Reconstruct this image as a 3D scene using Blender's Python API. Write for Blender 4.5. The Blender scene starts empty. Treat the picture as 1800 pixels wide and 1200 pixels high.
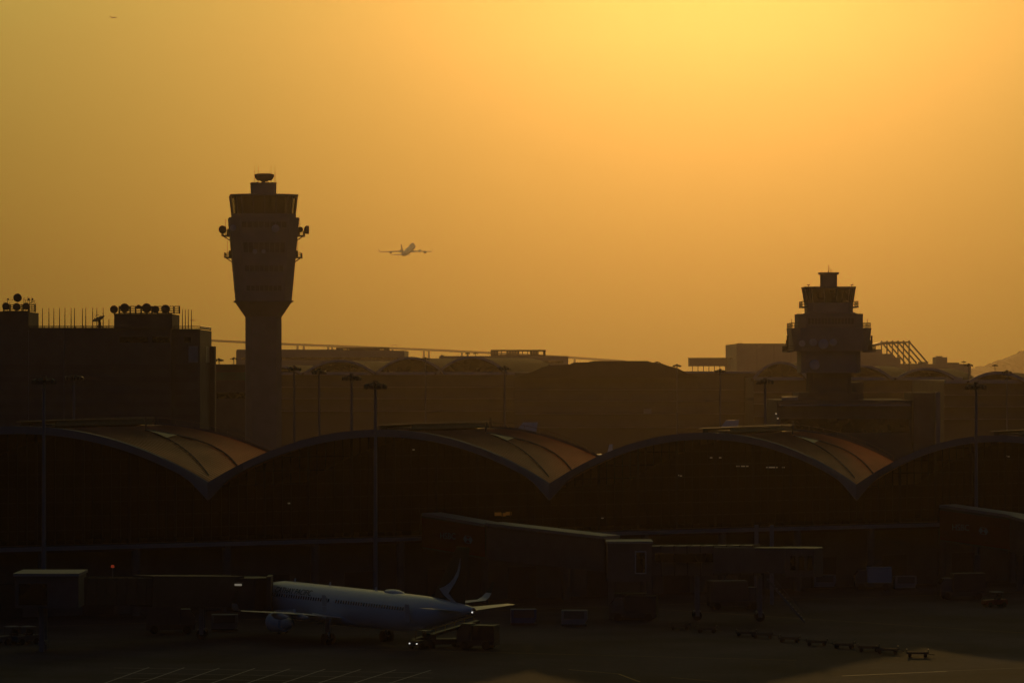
import bpy, math, random
from math import sin, cos, tan, pi, radians as R, sqrt, atan2
from mathutils import Vector, Matrix
random.seed(7)
scene = bpy.context.scene
COL = scene.collection
F, HZ, CH = 6400.0, 650.0, 30.0          # focal length in photo pixels, horizon row, eye height

# ------------------------------------------------------------------ camera
cam_d = bpy.data.cameras.new('camera'); cam = bpy.data.objects.new('camera', cam_d); COL.objects.link(cam)
cam_d.sensor_width = 36; cam_d.lens = F/1800*36
cam_d.shift_y = (HZ-600)/1800
cam_d.clip_start = 1; cam_d.clip_end = 60000
cam.location = (0, 0, CH); cam.rotation_euler = (pi/2, 0, 0)
scene.camera = cam

# ------------------------------------------------------------------ light, sky, exposure
SUN_AZ = math.atan(350/F)                # right of the view axis
SUN_EL = R(8.6)
EXPO = -3.0; SKY_GAIN = 6.0
SUN_DIR = Vector((sin(SUN_AZ)*cos(SUN_EL), cos(SUN_AZ)*cos(SUN_EL), sin(SUN_EL)))
sun_d = bpy.data.lights.new('sun', 'SUN'); sun = bpy.data.objects.new('sun', sun_d); COL.objects.link(sun)
sun_d.energy = 5.0; sun_d.angle = R(0.5); sun_d.color = (1.0, 0.54, 0.13)
sun.rotation_euler = SUN_DIR.to_track_quat('Z', 'Y').to_euler(); sun.location = (0, 0, 400)

world = bpy.data.worlds.new('World'); scene.world = world; world.use_nodes = True
nt = world.node_tree; N = nt.nodes; L = nt.links; N.clear()
out = N.new('ShaderNodeOutputWorld'); bg = N.new('ShaderNodeBackground'); L.new(bg.outputs[0], out.inputs[0])
tc = N.new('ShaderNodeTexCoord')
nrm = N.new('ShaderNodeVectorMath'); nrm.operation = 'NORMALIZE'; L.new(tc.outputs['Generated'], nrm.inputs[0])
dot = N.new('ShaderNodeVectorMath'); dot.operation = 'DOT_PRODUCT'; L.new(nrm.outputs[0], dot.inputs[0]); dot.inputs[1].default_value = SUN_DIR
ac = N.new('ShaderNodeMath'); ac.operation = 'ARCCOSINE'; L.new(dot.outputs['Value'], ac.inputs[0])
mr = N.new('ShaderNodeMapRange'); L.new(ac.outputs[0], mr.inputs['Value']); mr.inputs['From Max'].default_value = pi/2
ra = N.new('ShaderNodeValToRGB'); L.new(mr.outputs[0], ra.inputs[0])
def ramp(node, stops):
    cr = node.color_ramp
    while len(cr.elements) > 1: cr.elements.remove(cr.elements[-1])
    cr.elements[0].position = stops[0][0]; cr.elements[0].color = (*stops[0][1], 1)
    for p, c in stops[1:]:
        e = cr.elements.new(p); e.color = (*c, 1)
g3 = lambda v: (v, v, v)
ANG = [(0, .45), (2.8, .18), (5, .26), (7.5, .295), (9.3, .325), (11.4, .33), (13, .30), (18, .21), (28, .14), (50, .07), (90, .0)]
ramp(ra, [(a/90, g3(v)) for a, v in ANG])
sep = N.new('ShaderNodeSeparateXYZ'); L.new(nrm.outputs[0], sep.inputs[0])
me = N.new('ShaderNodeMapRange'); L.new(sep.outputs['Z'], me.inputs['Value']); me.inputs['From Max'].default_value = .2
re = N.new('ShaderNodeValToRGB'); L.new(me.outputs[0], re.inputs[0])
ramp(re, [(0, (.93, .58, .072)), (.15, (1.0, .66, .084)), (.3, (1.18, .96, .14)), (.52, (1.6, 1.56, .29)), (1, (1.6, 1.5, .40))])
mul = N.new('ShaderNodeMix'); mul.data_type = 'RGBA'; mul.blend_type = 'MULTIPLY'; mul.inputs[0].default_value = 1
L.new(ra.outputs[0], mul.inputs[6]); L.new(re.outputs[0], mul.inputs[7])
sky = N.new('ShaderNodeTexSky'); sky.sky_type = 'NISHITA'; sky.sun_disc = False
sky.sun_elevation = SUN_EL; sky.sun_rotation = SUN_AZ; sky.dust_density = 4; sky.air_density = 1.2
sk = N.new('ShaderNodeMix'); sk.data_type = 'RGBA'; sk.blend_type = 'MULTIPLY'; sk.inputs[0].default_value = 1
NISH = .012
L.new(sky.outputs[0], sk.inputs[6])
rn = N.new('ShaderNodeValToRGB'); ramp(rn, [(0, (NISH*.5, NISH*.30, NISH*.12)), (.16, (NISH*.6, NISH*.48, NISH*.30)), (.4, (NISH*.5, NISH*.9, NISH*1.8)), (1, (NISH*.5, NISH*1.0, NISH*2.2))])
L.new(mr.outputs[0], rn.inputs[0]); L.new(rn.outputs[0], sk.inputs[7])
ad = N.new('ShaderNodeMix'); ad.data_type = 'RGBA'; ad.blend_type = 'ADD'; ad.inputs[0].default_value = 1; ad.clamp_result = False
L.new(mul.outputs[2], ad.inputs[6]); L.new(sk.outputs[2], ad.inputs[7])
L.new(ad.outputs[2], bg.inputs[0]); bg.inputs[1].default_value = SKY_GAIN
vs = scene.view_settings; vs.view_transform = 'Standard'; vs.look = 'None'; vs.exposure = EXPO; vs.gamma = 1
try:
    scene.cycles.use_denoising = True; scene.cycles.volume_bounces = 0; scene.cycles.max_bounces = 6
    scene.cycles.sample_clamp_indirect = 3
except Exception: pass

# ------------------------------------------------------------------ materials
MATS = {}
def mat(name, col, rough=.6, metal=0, var=.15, scale=.6, spec=.5, emit=None, es=1, bump=0, stretch=(1, 1, 1)):
    if name in MATS: return MATS[name]
    m = bpy.data.materials.new(name); m.use_nodes = True; t = m.node_tree; n = t.nodes; l = t.links
    b = n['Principled BSDF']; b.inputs['Roughness'].default_value = rough; b.inputs['Metallic'].default_value = metal
    b.inputs['Specular IOR Level'].default_value = spec
    co = n.new('ShaderNodeTexCoord'); mp = n.new('ShaderNodeMapping'); l.new(co.outputs['Object'], mp.inputs[0]); mp.inputs['Scale'].default_value = stretch
    no = n.new('ShaderNodeTexNoise'); no.inputs['Scale'].default_value = scale; no.inputs['Detail'].default_value = 4; l.new(mp.outputs[0], no.inputs[0])
    r = n.new('ShaderNodeValToRGB'); l.new(no.outputs[0], r.inputs[0])
    r.color_ramp.elements[0].position = .3; r.color_ramp.elements[1].position = .7
    r.color_ramp.elements[0].color = (*[max(0, c*(1-var)) for c in col], 1); r.color_ramp.elements[1].color = (*[min(1, c*(1+var)) for c in col], 1)
    l.new(r.outputs[0], b.inputs['Base Color'])
    if bump:
        bp = n.new('ShaderNodeBump'); bp.inputs['Strength'].default_value = bump; l.new(no.outputs[0], bp.inputs['Height']); l.new(bp.outputs[0], b.inputs['Normal'])
    if emit:
        b.inputs['Emission Color'].default_value = (*emit, 1); b.inputs['Emission Strength'].default_value = es
    MATS[name] = m; return m
def glass_mat(name, tint, through):
    m = bpy.data.materials.new(name); m.use_nodes = True; t = m.node_tree; n = t.nodes; l = t.links
    b = n['Principled BSDF']; b.inputs['Base Color'].default_value = (.008, .008, .01, 1); b.inputs['Roughness'].default_value = .3; b.inputs['Specular IOR Level'].default_value = .3
    no = n.new('ShaderNodeTexNoise'); no.inputs['Scale'].default_value = .8
    tr = n.new('ShaderNodeBsdfTransparent'); tr.inputs[0].default_value = (*tint, 1)
    mx = n.new('ShaderNodeMixShader'); ma = n.new('ShaderNodeMath'); ma.operation = 'MULTIPLY_ADD'
    l.new(no.outputs[0], ma.inputs[0]); ma.inputs[1].default_value = .1; ma.inputs[2].default_value = through-.05
    l.new(ma.outputs[0], mx.inputs[0]); l.new(b.outputs[0], mx.inputs[1]); l.new(tr.outputs[0], mx.inputs[2])
    l.new(mx.outputs[0], n['Material Output'].inputs[0]); return m
M = {
 'conc': mat('concrete', (.19, .185, .175), .8, var=.12, scale=.25),
 'concd': mat('dark_concrete', (.12, .118, .115), .95, var=.15, scale=.3, spec=.08),
 'clad': mat('pale_cladding', (.42, .42, .41), .5, var=.08, scale=.4),
 'cladd': mat('grey_cladding', (.22, .22, .22), .55, var=.1, scale=.3),
 'glass': mat('dark_glass', (.015, .015, .018), .12, var=.3, scale=.5, spec=.6),
 'glassl': mat('pale_glass', (.30, .33, .30), .3, var=.25, scale=.8),
 'steel': mat('painted_steel', (.16, .16, .16), .5, var=.15, scale=2),
 'steeld': mat('dark_steel', (.05, .05, .05), .55, var=.2, scale=2),
 'dish': mat('dish_paint', (.5, .5, .5), .5, var=.1, scale=1),
 'roof': mat('sun_tinted_roof_sheet', (.62, .33, .17), .36, metal=.8, var=.16, scale=.35, stretch=(.4, .4, 2), bump=.05),  # orange of the low sunlight painted into the pale sheet's base colour
 'dull': mat('dull_window', (.09, .088, .085), .55, var=.15, scale=.3, spec=.25),
 'wallf': mat('terminal_wall', (.10, .095, .085), .8, var=.12, scale=.1, spec=.2),
 'mull': mat('mullion_dark', (.02, .02, .02), .6, var=.2, scale=1, spec=.2),
 'farroof': mat('far_roof_sheet', (.07, .06, .05), .9, var=.16, scale=.1, spec=.05),
 'fascia': mat('roof_edge', (.20, .20, .205), .5, var=.06, scale=.5),
 'sky_lt': mat('rooflight_frame', (.13, .10, .08), .5, var=.2, scale=1),
 'louv': mat('louvre_metal', (.22, .17, .12), .65, metal=0, var=.1, scale=2),
 'white': mat('aircraft_white', (.62, .66, .70), .28, var=.03, scale=.5, spec=.5),
 'wing': mat('wing_grey', (.50, .51, .53), .35, var=.06, scale=.7),
 'galv': mat('galvanised_steel', (.20, .20, .205), .5, var=.1, scale=1),
 'stroke': mat('stroke_grey', (.50, .52, .54), .4, var=.1, scale=1),
 'fin': mat('fin_green', (.008, .035, .04), .35, var=.1, scale=.7),
 'metal': mat('bare_metal', (.55, .54, .52), .3, metal=.9, var=.1, scale=3),
 'tyre': mat('tyre_rubber', (.02, .02, .02), .85, var=.2, scale=4),
 'text': mat('livery_text', (.02, .12, .11), .5, var=.05, scale=2),
 'red': mat('red_panel', (.20, .010, .010), .45, var=.08, scale=.5),
 'logo': mat('logo_white', (.38, .36, .35), .5, var=.04, scale=1),
 'bridge': mat('boarding_bridge_paint', (.085, .085, .09), .55, var=.12, scale=.8),
 'bridged': mat('boarding_bridge_dark', (.035, .035, .04), .6, var=.15, scale=.8),
 'yellow': mat('equipment_yellow', (.35, .22, .03), .5, var=.15, scale=2),
 'blue': mat('equipment_blue', (.04, .08, .18), .5, var=.15, scale=2),
 'green': mat('green_panel', (.02, .16, .08), .45, var=.15, scale=.3),
 'far': mat('far_cladding', (.30, .28, .25), .7, var=.1, scale=.08),
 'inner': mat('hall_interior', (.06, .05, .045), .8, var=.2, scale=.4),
 'mark': mat('marking_white', (.32, .32, .30), .7, var=.25, scale=2),
 'marky': mat('marking_yellow', (.28, .19, .04), .7, var=.25, scale=2),
 'hill': mat('hill_scrub', (.06, .07, .04), .9, var=.4, scale=.01),
 'lampw': mat('lamp_white', (.8, .8, .7), .4, emit=(1, .86, .6), es=1.2),
 'lampf': mat('lamp_faint', (.8, .8, .7), .4, emit=(1, .8, .5), es=2.5),
 'headl': mat('headlight_glow', (.9, .9, .9), .4, emit=(1, .95, .85), es=12),
 'lampr': mat('beacon_red', (.8, .1, .05), .4, emit=(1, .10, .03), es=1.2),
 'signo': mat('orange_sign', (.6, .3, .1), .4, emit=(1, .42, .08), es=1.0),
}
M['hallglass'] = glass_mat('hall_glazing', (.75, .75, .72), .38)
M['cabglass'] = glass_mat('cab_glazing', (.8, .8, .75), .45)

# ------------------------------------------------------------------ mesh helpers
class MB:
    def __init__(s): s.v = []; s.f = []
    def add(s, vs, fs):
        o = len(s.v); s.v += [tuple(v) for v in vs]; s.f += [tuple(i+o for i in f) for f in fs]; return s
    def box(s, x0, x1, y0, y1, z0, z1):
        vs = [(x, y, z) for z in (z0, z1) for x, y in ((x0, y0), (x1, y0), (x1, y1), (x0, y1))]
        return s.add(vs, [(0, 3, 2, 1), (4, 5, 6, 7), (0, 1, 5, 4), (1, 2, 6, 5), (2, 3, 7, 6), (3, 0, 4, 7)])
    def beam(s, p, q, w, h, w2=None, h2=None):           # box section from p to q
        p = Vector(p); q = Vector(q); d = (q-p).normalized(); up = Vector((0, 0, 1))
        if abs(d.z) > .98: up = Vector((0, 1, 0))
        r = d.cross(up).normalized(); u = r.cross(d); vs = []
        for c, a, b in ((p, w, h), (q, w2 or w, h2 or h)):
            for i, j in ((-1, -1), (1, -1), (1, 1), (-1, 1)): vs.append(c+r*i*a/2+u*j*b/2)
        return s.add(vs, [(0, 1, 2, 3), (7, 6, 5, 4), (0, 4, 5, 1), (1, 5, 6, 2), (2, 6, 7, 3), (3, 7, 4, 0)])
    def tube(s, p, q, r0, r1=None, n=8):
        p = Vector(p); q = Vector(q); d = (q-p).normalized(); up = Vector((0, 0, 1))
        if abs(d.z) > .98: up = Vector((0, 1, 0))
        a = d.cross(up).normalized(); b = a.cross(d); r1 = r0 if r1 is None else r1
        rings = [[c+a*r*cos(2*pi*k/n)+b*r*sin(2*pi*k/n) for k in range(n)] for c, r in ((p, r0), (q, r1))]
        return s.loft(rings)
    def path(s, pts, r, n=6):
        for a, b in zip(pts, pts[1:]): s.tube(a, b, r, n=n)
        return s
    def loft(s, rings, cap=True):
        n = len(rings[0]); vs = [v for r in rings for v in r]; fs = []
        for i in range(len(rings)-1):
            for k in range(n):
                a = i*n+k; b = i*n+(k+1) % n; fs.append((a, b, b+n, a+n))
        if cap: fs.append(tuple(reversed(range(n)))); fs.append(tuple(range(len(vs)-n, len(vs))))
        return s.add(vs, fs)
    def extr(s, poly, off):                              # polygon (3D points) extruded by a vector
        off = Vector(off); a = [Vector(p) for p in poly]; return s.loft([a, [p+off for p in a]])
    def grid(s, pts, thick=None):                        # 2D list of points
        n = len(pts); m = len(pts[0]); vs = [p for r in pts for p in r]; fs = []
        for i in range(n-1):
            for j in range(m-1): a = i*m+j; fs.append((a, a+1, a+m+1, a+m))
        s.add(vs, fs)
        if thick:
            lo = [[(p[0], p[1], p[2]-thick) for p in r] for r in pts]; o = len(s.v)
            s.add([p for r in lo for p in r], [tuple(reversed(f)) for f in fs])
            b0 = o-n*m; ed = [(0*m+j, j+1) for j in range(m-1)]+[((n-1)*m+j+1, (n-1)*m+j) for j in range(m-1)]
            ed += [((i+1)*m, i*m) for i in range(n-1)]+[(i*m+m-1, (i+1)*m+m-1) for i in range(n-1)]
            s.f += [(b0+a, o+a, o+b, b0+b) for a, b in ed]
        return s
    def mesh(s, name, m, smooth=False):
        me = bpy.data.meshes.new(name); me.from_pydata(s.v, [], s.f); me.update(); me.materials.append(m)
        import bmesh
        bm = bmesh.new(); bm.from_mesh(me); bmesh.ops.recalc_face_normals(bm, faces=bm.faces); bm.to_mesh(me); bm.free()
        if smooth:
            for p in me.polygons: p.use_smooth = True
            try: me.set_sharp_from_angle(angle=R(smooth if smooth > 1 else 40))
            except Exception: pass
        return me
    def build(s, name, m, parent=None, smooth=False, loc=None):
        o = bpy.data.objects.new(name, s.mesh(name, m, smooth)); COL.objects.link(o); o.parent = parent
        if loc is not None: o.location = loc
        return o
def tag(o, label=None, cat=None, group=None, kind=None):
    if label: o['label'] = label
    if cat: o['category'] = cat
    if group: o['group'] = group
    if kind: o['kind'] = kind
    return o
def thing(name, label, cat, loc=(0, 0, 0), rz=0, group=None):
    o = bpy.data.objects.new(name, None); COL.objects.link(o); o.location = loc; o.rotation_euler = (0, 0, rz)
    o.empty_display_size = 1
    return tag(o, label, cat, group)
def inst(name, me, parent, loc=(0, 0, 0), rot=(0, 0, 0), sc=(1, 1, 1)):
    o = bpy.data.objects.new(name, me); COL.objects.link(o); o.parent = parent; o.location = loc; o.rotation_euler = rot; o.scale = sc
    return o
def kids(o): return [c for c in COL.objects if c.parent == o]
def copy_tree(o, parent=None):
    c = o.copy(); COL.objects.link(c); c.parent = parent
    for ch in kids(o): copy_tree(ch, c)
    return c
def P(px, py, d): return Vector(((px-900)/F*d, d, CH+(HZ-py)/F*d))
def X(px, d): return (px-900)/F*d
def Z(py, d): return CH+(HZ-py)/F*d

# ------------------------------------------------------------------ ground
def ground_mat():
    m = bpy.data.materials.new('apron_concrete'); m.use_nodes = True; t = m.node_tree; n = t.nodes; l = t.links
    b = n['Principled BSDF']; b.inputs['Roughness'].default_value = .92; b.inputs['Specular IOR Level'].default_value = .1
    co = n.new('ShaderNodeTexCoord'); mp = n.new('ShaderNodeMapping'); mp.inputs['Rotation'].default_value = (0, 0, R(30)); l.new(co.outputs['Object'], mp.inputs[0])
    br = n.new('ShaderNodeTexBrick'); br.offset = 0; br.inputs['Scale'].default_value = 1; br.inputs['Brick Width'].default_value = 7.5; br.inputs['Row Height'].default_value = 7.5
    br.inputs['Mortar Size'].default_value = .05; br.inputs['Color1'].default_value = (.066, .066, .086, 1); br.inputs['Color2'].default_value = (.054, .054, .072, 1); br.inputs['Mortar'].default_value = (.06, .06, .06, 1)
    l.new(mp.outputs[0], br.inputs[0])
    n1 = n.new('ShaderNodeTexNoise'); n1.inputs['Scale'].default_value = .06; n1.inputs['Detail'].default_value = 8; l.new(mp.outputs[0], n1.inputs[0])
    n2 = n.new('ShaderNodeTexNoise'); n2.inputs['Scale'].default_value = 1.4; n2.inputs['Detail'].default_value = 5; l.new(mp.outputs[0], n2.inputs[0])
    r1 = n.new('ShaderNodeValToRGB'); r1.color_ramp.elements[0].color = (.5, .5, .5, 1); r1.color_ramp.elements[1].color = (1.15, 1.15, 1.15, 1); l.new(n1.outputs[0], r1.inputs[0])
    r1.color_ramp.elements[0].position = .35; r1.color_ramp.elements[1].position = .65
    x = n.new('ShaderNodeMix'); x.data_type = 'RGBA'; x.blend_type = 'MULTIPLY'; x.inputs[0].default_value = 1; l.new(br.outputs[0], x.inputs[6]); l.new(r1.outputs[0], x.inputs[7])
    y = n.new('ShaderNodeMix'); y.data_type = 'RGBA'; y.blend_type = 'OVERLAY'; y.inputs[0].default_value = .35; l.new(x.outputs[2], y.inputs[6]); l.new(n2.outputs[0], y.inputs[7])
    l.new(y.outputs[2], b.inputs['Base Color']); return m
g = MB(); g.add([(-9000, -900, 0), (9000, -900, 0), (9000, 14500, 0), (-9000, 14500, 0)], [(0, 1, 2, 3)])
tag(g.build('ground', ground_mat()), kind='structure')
def stripe(mb, p, q, w, z):
    p = Vector((p[0], p[1], 0)); q = Vector((q[0], q[1], 0)); d = (q-p).normalized(); r = Vector((d.y, -d.x, 0))*w/2
    mb.add([(v.x, v.y, z) for v in (p-r, p+r, q+r, q-r)], [(0, 1, 2, 3)])
def G(px, py): d = CH*F/(py-HZ); return (X(px, d), d)
w = MB(); y = MB()
stripe(w, G(1480, 1187), G(1665, 1179), .3, .004)
stripe(w, G(1640, 1179.5), G(1800, 1173), .12, .008)
stripe(y, G(1000, 1176), G(1090, 1184), .25, .012); stripe(y, G(1088, 1184), G(1125, 1198), .25, .016)
stripe(y, G(1180, 1190), G(1260, 1197), .2, .012)
for k in range(9):                                     # hatched no-parking grid, lower left
    stripe(w, G(150+k*62, 1212), G(262+k*62, 1172+k*.6), .16, .004)
for k in range(4): stripe(w, G(200, 1173+k*9), G(760, 1182+k*9), .16, .008+.004*k)
stripe(y, (-140, 380), (120, 520), .15, .02)
stripe(y, G(620, 1140), G(1400, 1160), .15, .024); stripe(y, G(1090, 1066), G(1800, 1112), .15, .028)
tag(w.build('white_marking', M['mark']), kind='structure'); tag(y.build('yellow_marking', M['marky']), kind='structure')

# ------------------------------------------------------------------ near concourse
FD = Vector((.8607, .5091, 0)); AX = Vector((.432, .902, 0)); V1 = Vector((-37.45, 449, 0)); B = 49.2; LEN = 27.5
def fp(s_, off=0): return V1+FD*s_+AX*off
def zval(s_): return 16.0-.0187*s_
def zcrest(s_): return 22.75-.0165*(s_)
def ztop(k, u):
    s_ = (k+u)*B; return zval(s_)+(zcrest(s_)-zval(s_))*(1-abs(2*u-1)**2.05)
def rp(k, u, v, dz=0):
    p = fp((k+u)*B, v*LEN); p.z = ztop(k, u)+dz; return p
hall = thing('airport_concourse', 'long near airport concourse with four scalloped arched roofs and a glazed front', 'airport terminal')
NU = 40
for k in range(-2, 4):
    pts = [[rp(k, i/NU, j/12) for j in range(13)] for i in range(NU+1)]
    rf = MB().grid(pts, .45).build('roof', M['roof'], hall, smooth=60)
    # standing seams over the vault
    sm = MB()
    for j in range(1, 31):
        v = j/31
        for i in range(NU):
            if abs(i/NU-.5) < .07: continue
            a = rp(k, i/NU, v, .03); b = rp(k, (i+1)/NU, v, .03); sm.beam(a, b, .07, .08)
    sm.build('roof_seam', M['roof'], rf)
    fa = MB(); a = []; b = []
    for i in range(NU+1):
        u = i/NU; p = rp(k, u, 0, .12)-AX*.25; e = abs(2*u-1); dep = .95+1.2*max(0, e-.88)/.12
        a.append((p, Vector((p.x, p.y, p.z-dep))))
    for (t0, b0), (t1, b1) in zip(a, a[1:]):
        bk = AX*.5; fa.add([t0, t1, b1, b0, t0+bk, t1+bk, b1+bk, b0+bk], [(0, 1, 2, 3), (5, 4, 7, 6), (0, 4, 5, 1), (3, 2, 6, 7)])
    fa.build('fascia', M['fascia'], hall, smooth=60)
    bkf = MB()
    for i in range(NU):
        bkf.beam(rp(k, i/NU, 1, .1), rp(k, (i+1)/NU, 1, .1), .4, .35)
        if i % 2 == 0: bkf.tube(rp(k, i/NU, .975, 0), rp(k, i/NU, .975, .9), .035, n=4)
        bkf.tube(rp(k, i/NU, .975, .9), rp(k, (i+1)/NU, .975, .9), .035, n=4)
    bkf.build('roof_railing', M['louv'], rf)
    # rooflight along the crown
    sl = MB(); lv = MB()
    c0 = rp(k, .5, .12, .1); c1 = rp(k, .5, .93, .1)
    W = 2.3
    for sgn in (-1, 1): sl.beam(rp(k, .5, .12, .28)+FD*W*sgn, rp(k, .5, .93, .28)+FD*W*sgn, .18, .65)
    sl.beam(rp(k, .5, .12, .2), rp(k, .5, .93, .2), 2*W*.86, .25)
    for j in range(15):
        v = .13+.8*j/14; lv.beam(rp(k, .5, v, .6)-FD*W*1.25, rp(k, .5, v, .8)+FD*W*1.25, .75, .05)
    so = sl.build('rooflight', M['sky_lt'], hall); lv.build('louvre', M['louv'], so)
    # curved walkway kerbs on the right-hand slope
    kb = MB()
    l1 = [rp(k, .66+.31*t, .52-.12*t+.16*sin(pi*t), .16) for t in [i/14 for i in range(15)]]
    l2 = [rp(k, .66+.31*t, .52-.42*t+.04*sin(pi*t), .16) for t in [i/14 for i in range(15)]]
    MB().path(l1, .11).build('roof_kerb', M['sky_lt'], rf); MB().path(l2, .08).build('roof_kerb', M['sky_lt'], rf)
    MB().extr([l1[0], l1[3], l2[4]], (0, 0, .08)).build('roof_gusset', M['sky_lt'], rf)
    for u_, v_ in ((.63, .62), (.55, .95)): MB().tube(rp(k, u_, v_, 0), rp(k, u_, v_, 1.4), .12).build('roof_vent', M['sky_lt'], rf)
    # glazed wall with mullions
    gl = MB(); mu = MB(); off = 3.0/LEN
    gp = [[Vector((*(rp(k, i/NU, off)).xy, 8.9)) for i in range(NU+1)], [rp(k, i/NU, off, -.5) for i in range(NU+1)]]
    gl.grid(gp); gw = gl.build('glass_wall', M['hallglass'], hall)
    for i in range(0, NU+1):
        p = rp(k, i/NU, off, -.5)-AX*.12; mu.beam((p.x, p.y, 8.9), p, .12 if i % 5 else .35, .2)
    for z in (10.6, 12.3, 14, 15.7, 17.4, 19.1):
        us = [i/NU for i in range(NU+1) if ztop(k, i/NU)-.6 > z]
        if len(us) > 1:
            a = rp(k, us[0], off)-AX*.12; b = rp(k, us[-1], off)-AX*.12; mu.beam((a.x, a.y, z), (b.x, b.y, z), .12, .1)
    mu.build('mullion', M['mull'], gw)
    bw = MB(); off = 25/LEN
    bw.grid([[Vector((*(rp(k, i/NU, off)).xy, 0)) for i in range(NU+1)], [rp(k, i/NU, off, -.46) for i in range(NU+1)]])
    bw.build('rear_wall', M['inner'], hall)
s0, s1 = -2*B, 4*B
fl = MB(); fl.add([fp(s0, .2)+Vector((0, 0, 8.0)), fp(s1, .2)+Vector((0, 0, 8.0)), fp(s1, 24.9)+Vector((0, 0, 8.0)), fp(s0, 24.9)+Vector((0, 0, 8.0)),
                   fp(s0, .2)+Vector((0, 0, 8.85)), fp(s1, .2)+Vector((0, 0, 8.85)), fp(s1, 24.9)+Vector((0, 0, 8.85)), fp(s0, 24.9)+Vector((0, 0, 8.85))],
                  [(0, 3, 2, 1), (4, 5, 6, 7), (0, 1, 5, 4), (1, 2, 6, 5), (2, 3, 7, 6), (3, 0, 4, 7)])
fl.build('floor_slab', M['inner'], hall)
ed = MB(); ed.beam(fp(s0, 0)+Vector((0, 0, 8.5)), fp(s1, 0)+Vector((0, 0, 8.5)), .3, .5); ed.build('floor_edge', M['cladd'], hall)
lw = MB(); lw.beam(fp(s0, 9)+Vector((0, 0, 4)), fp(s1, 9)+Vector((0, 0, 4)), .5, 7.95)
lo = lw.build('lower_wall', M['concd'], hall)
dr = MB()
for i in range(18): dr.box(-2.1, 2.1, -.06, .06, .05, 4.2); break
drm = dr.mesh('service_door', M['bridged'])
for i in range(24):
    p = fp(s0+6+i*12.1, 8.6); inst('service_door', drm, hall, p, (0, 0, atan2(FD.y, FD.x)))
cm = MB(); cm.loft([[(.55*cos(a), .55*sin(a), z) for a in [2*pi*k/12 for k in range(12)]] for z in (0, 8.25)])
cmm = cm.mesh('column', M['concd'], True)
for i in range(24): inst('column', cmm, hall, fp(s0+2+i*12.3, .9))
# lamps inside the hall, seen through the glazing
def hallpt(px, py, off):
    # intersect the pixel's ray with the vertical plane 'off' metres behind the front edge
    r = (px-900)/F; o = V1+AX*off; s_ = (r*o.y-o.x)/(FD.x-r*FD.y); p = o+FD*s_; p.z = Z(py, p.y); return p
lampm = MB().box(-.22, .22, -.1, .1, -.07, .07).mesh('ceiling_lamp', M['lampf'])
for px, py, sx in ((1250, 804, .6), (1266, 804, .6), (1297, 819, .9), (1306, 819, 1.2), (1313, 819, .8), (1351, 821, 1.6), (1357, 821, 1), (1363, 821, 1.4), (1377, 821, .7), (1197, 836, .5), (1192, 835, .5), (727, 790, .5), (508, 884, .6), (1059, 910, .6), (1768, 801, .6), (1773, 802, .5)):
    inst('ceiling_lamp', lampm, hall, hallpt(px, py, 8), (0, 0, atan2(FD.y, FD.x)), (sx, 1, 1))
sg = MB().box(-.5, .5, -.08, .08, -.22, .22).mesh('information_sign', M['signo'])
for px, py, sx in ((875, 903, .9), (885, 904, .6), (894, 902, .8)): inst('information_sign', sg, hall, hallpt(px, py, 6), (0, 0, atan2(FD.y, FD.x)), (sx, 1, 1))

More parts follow.
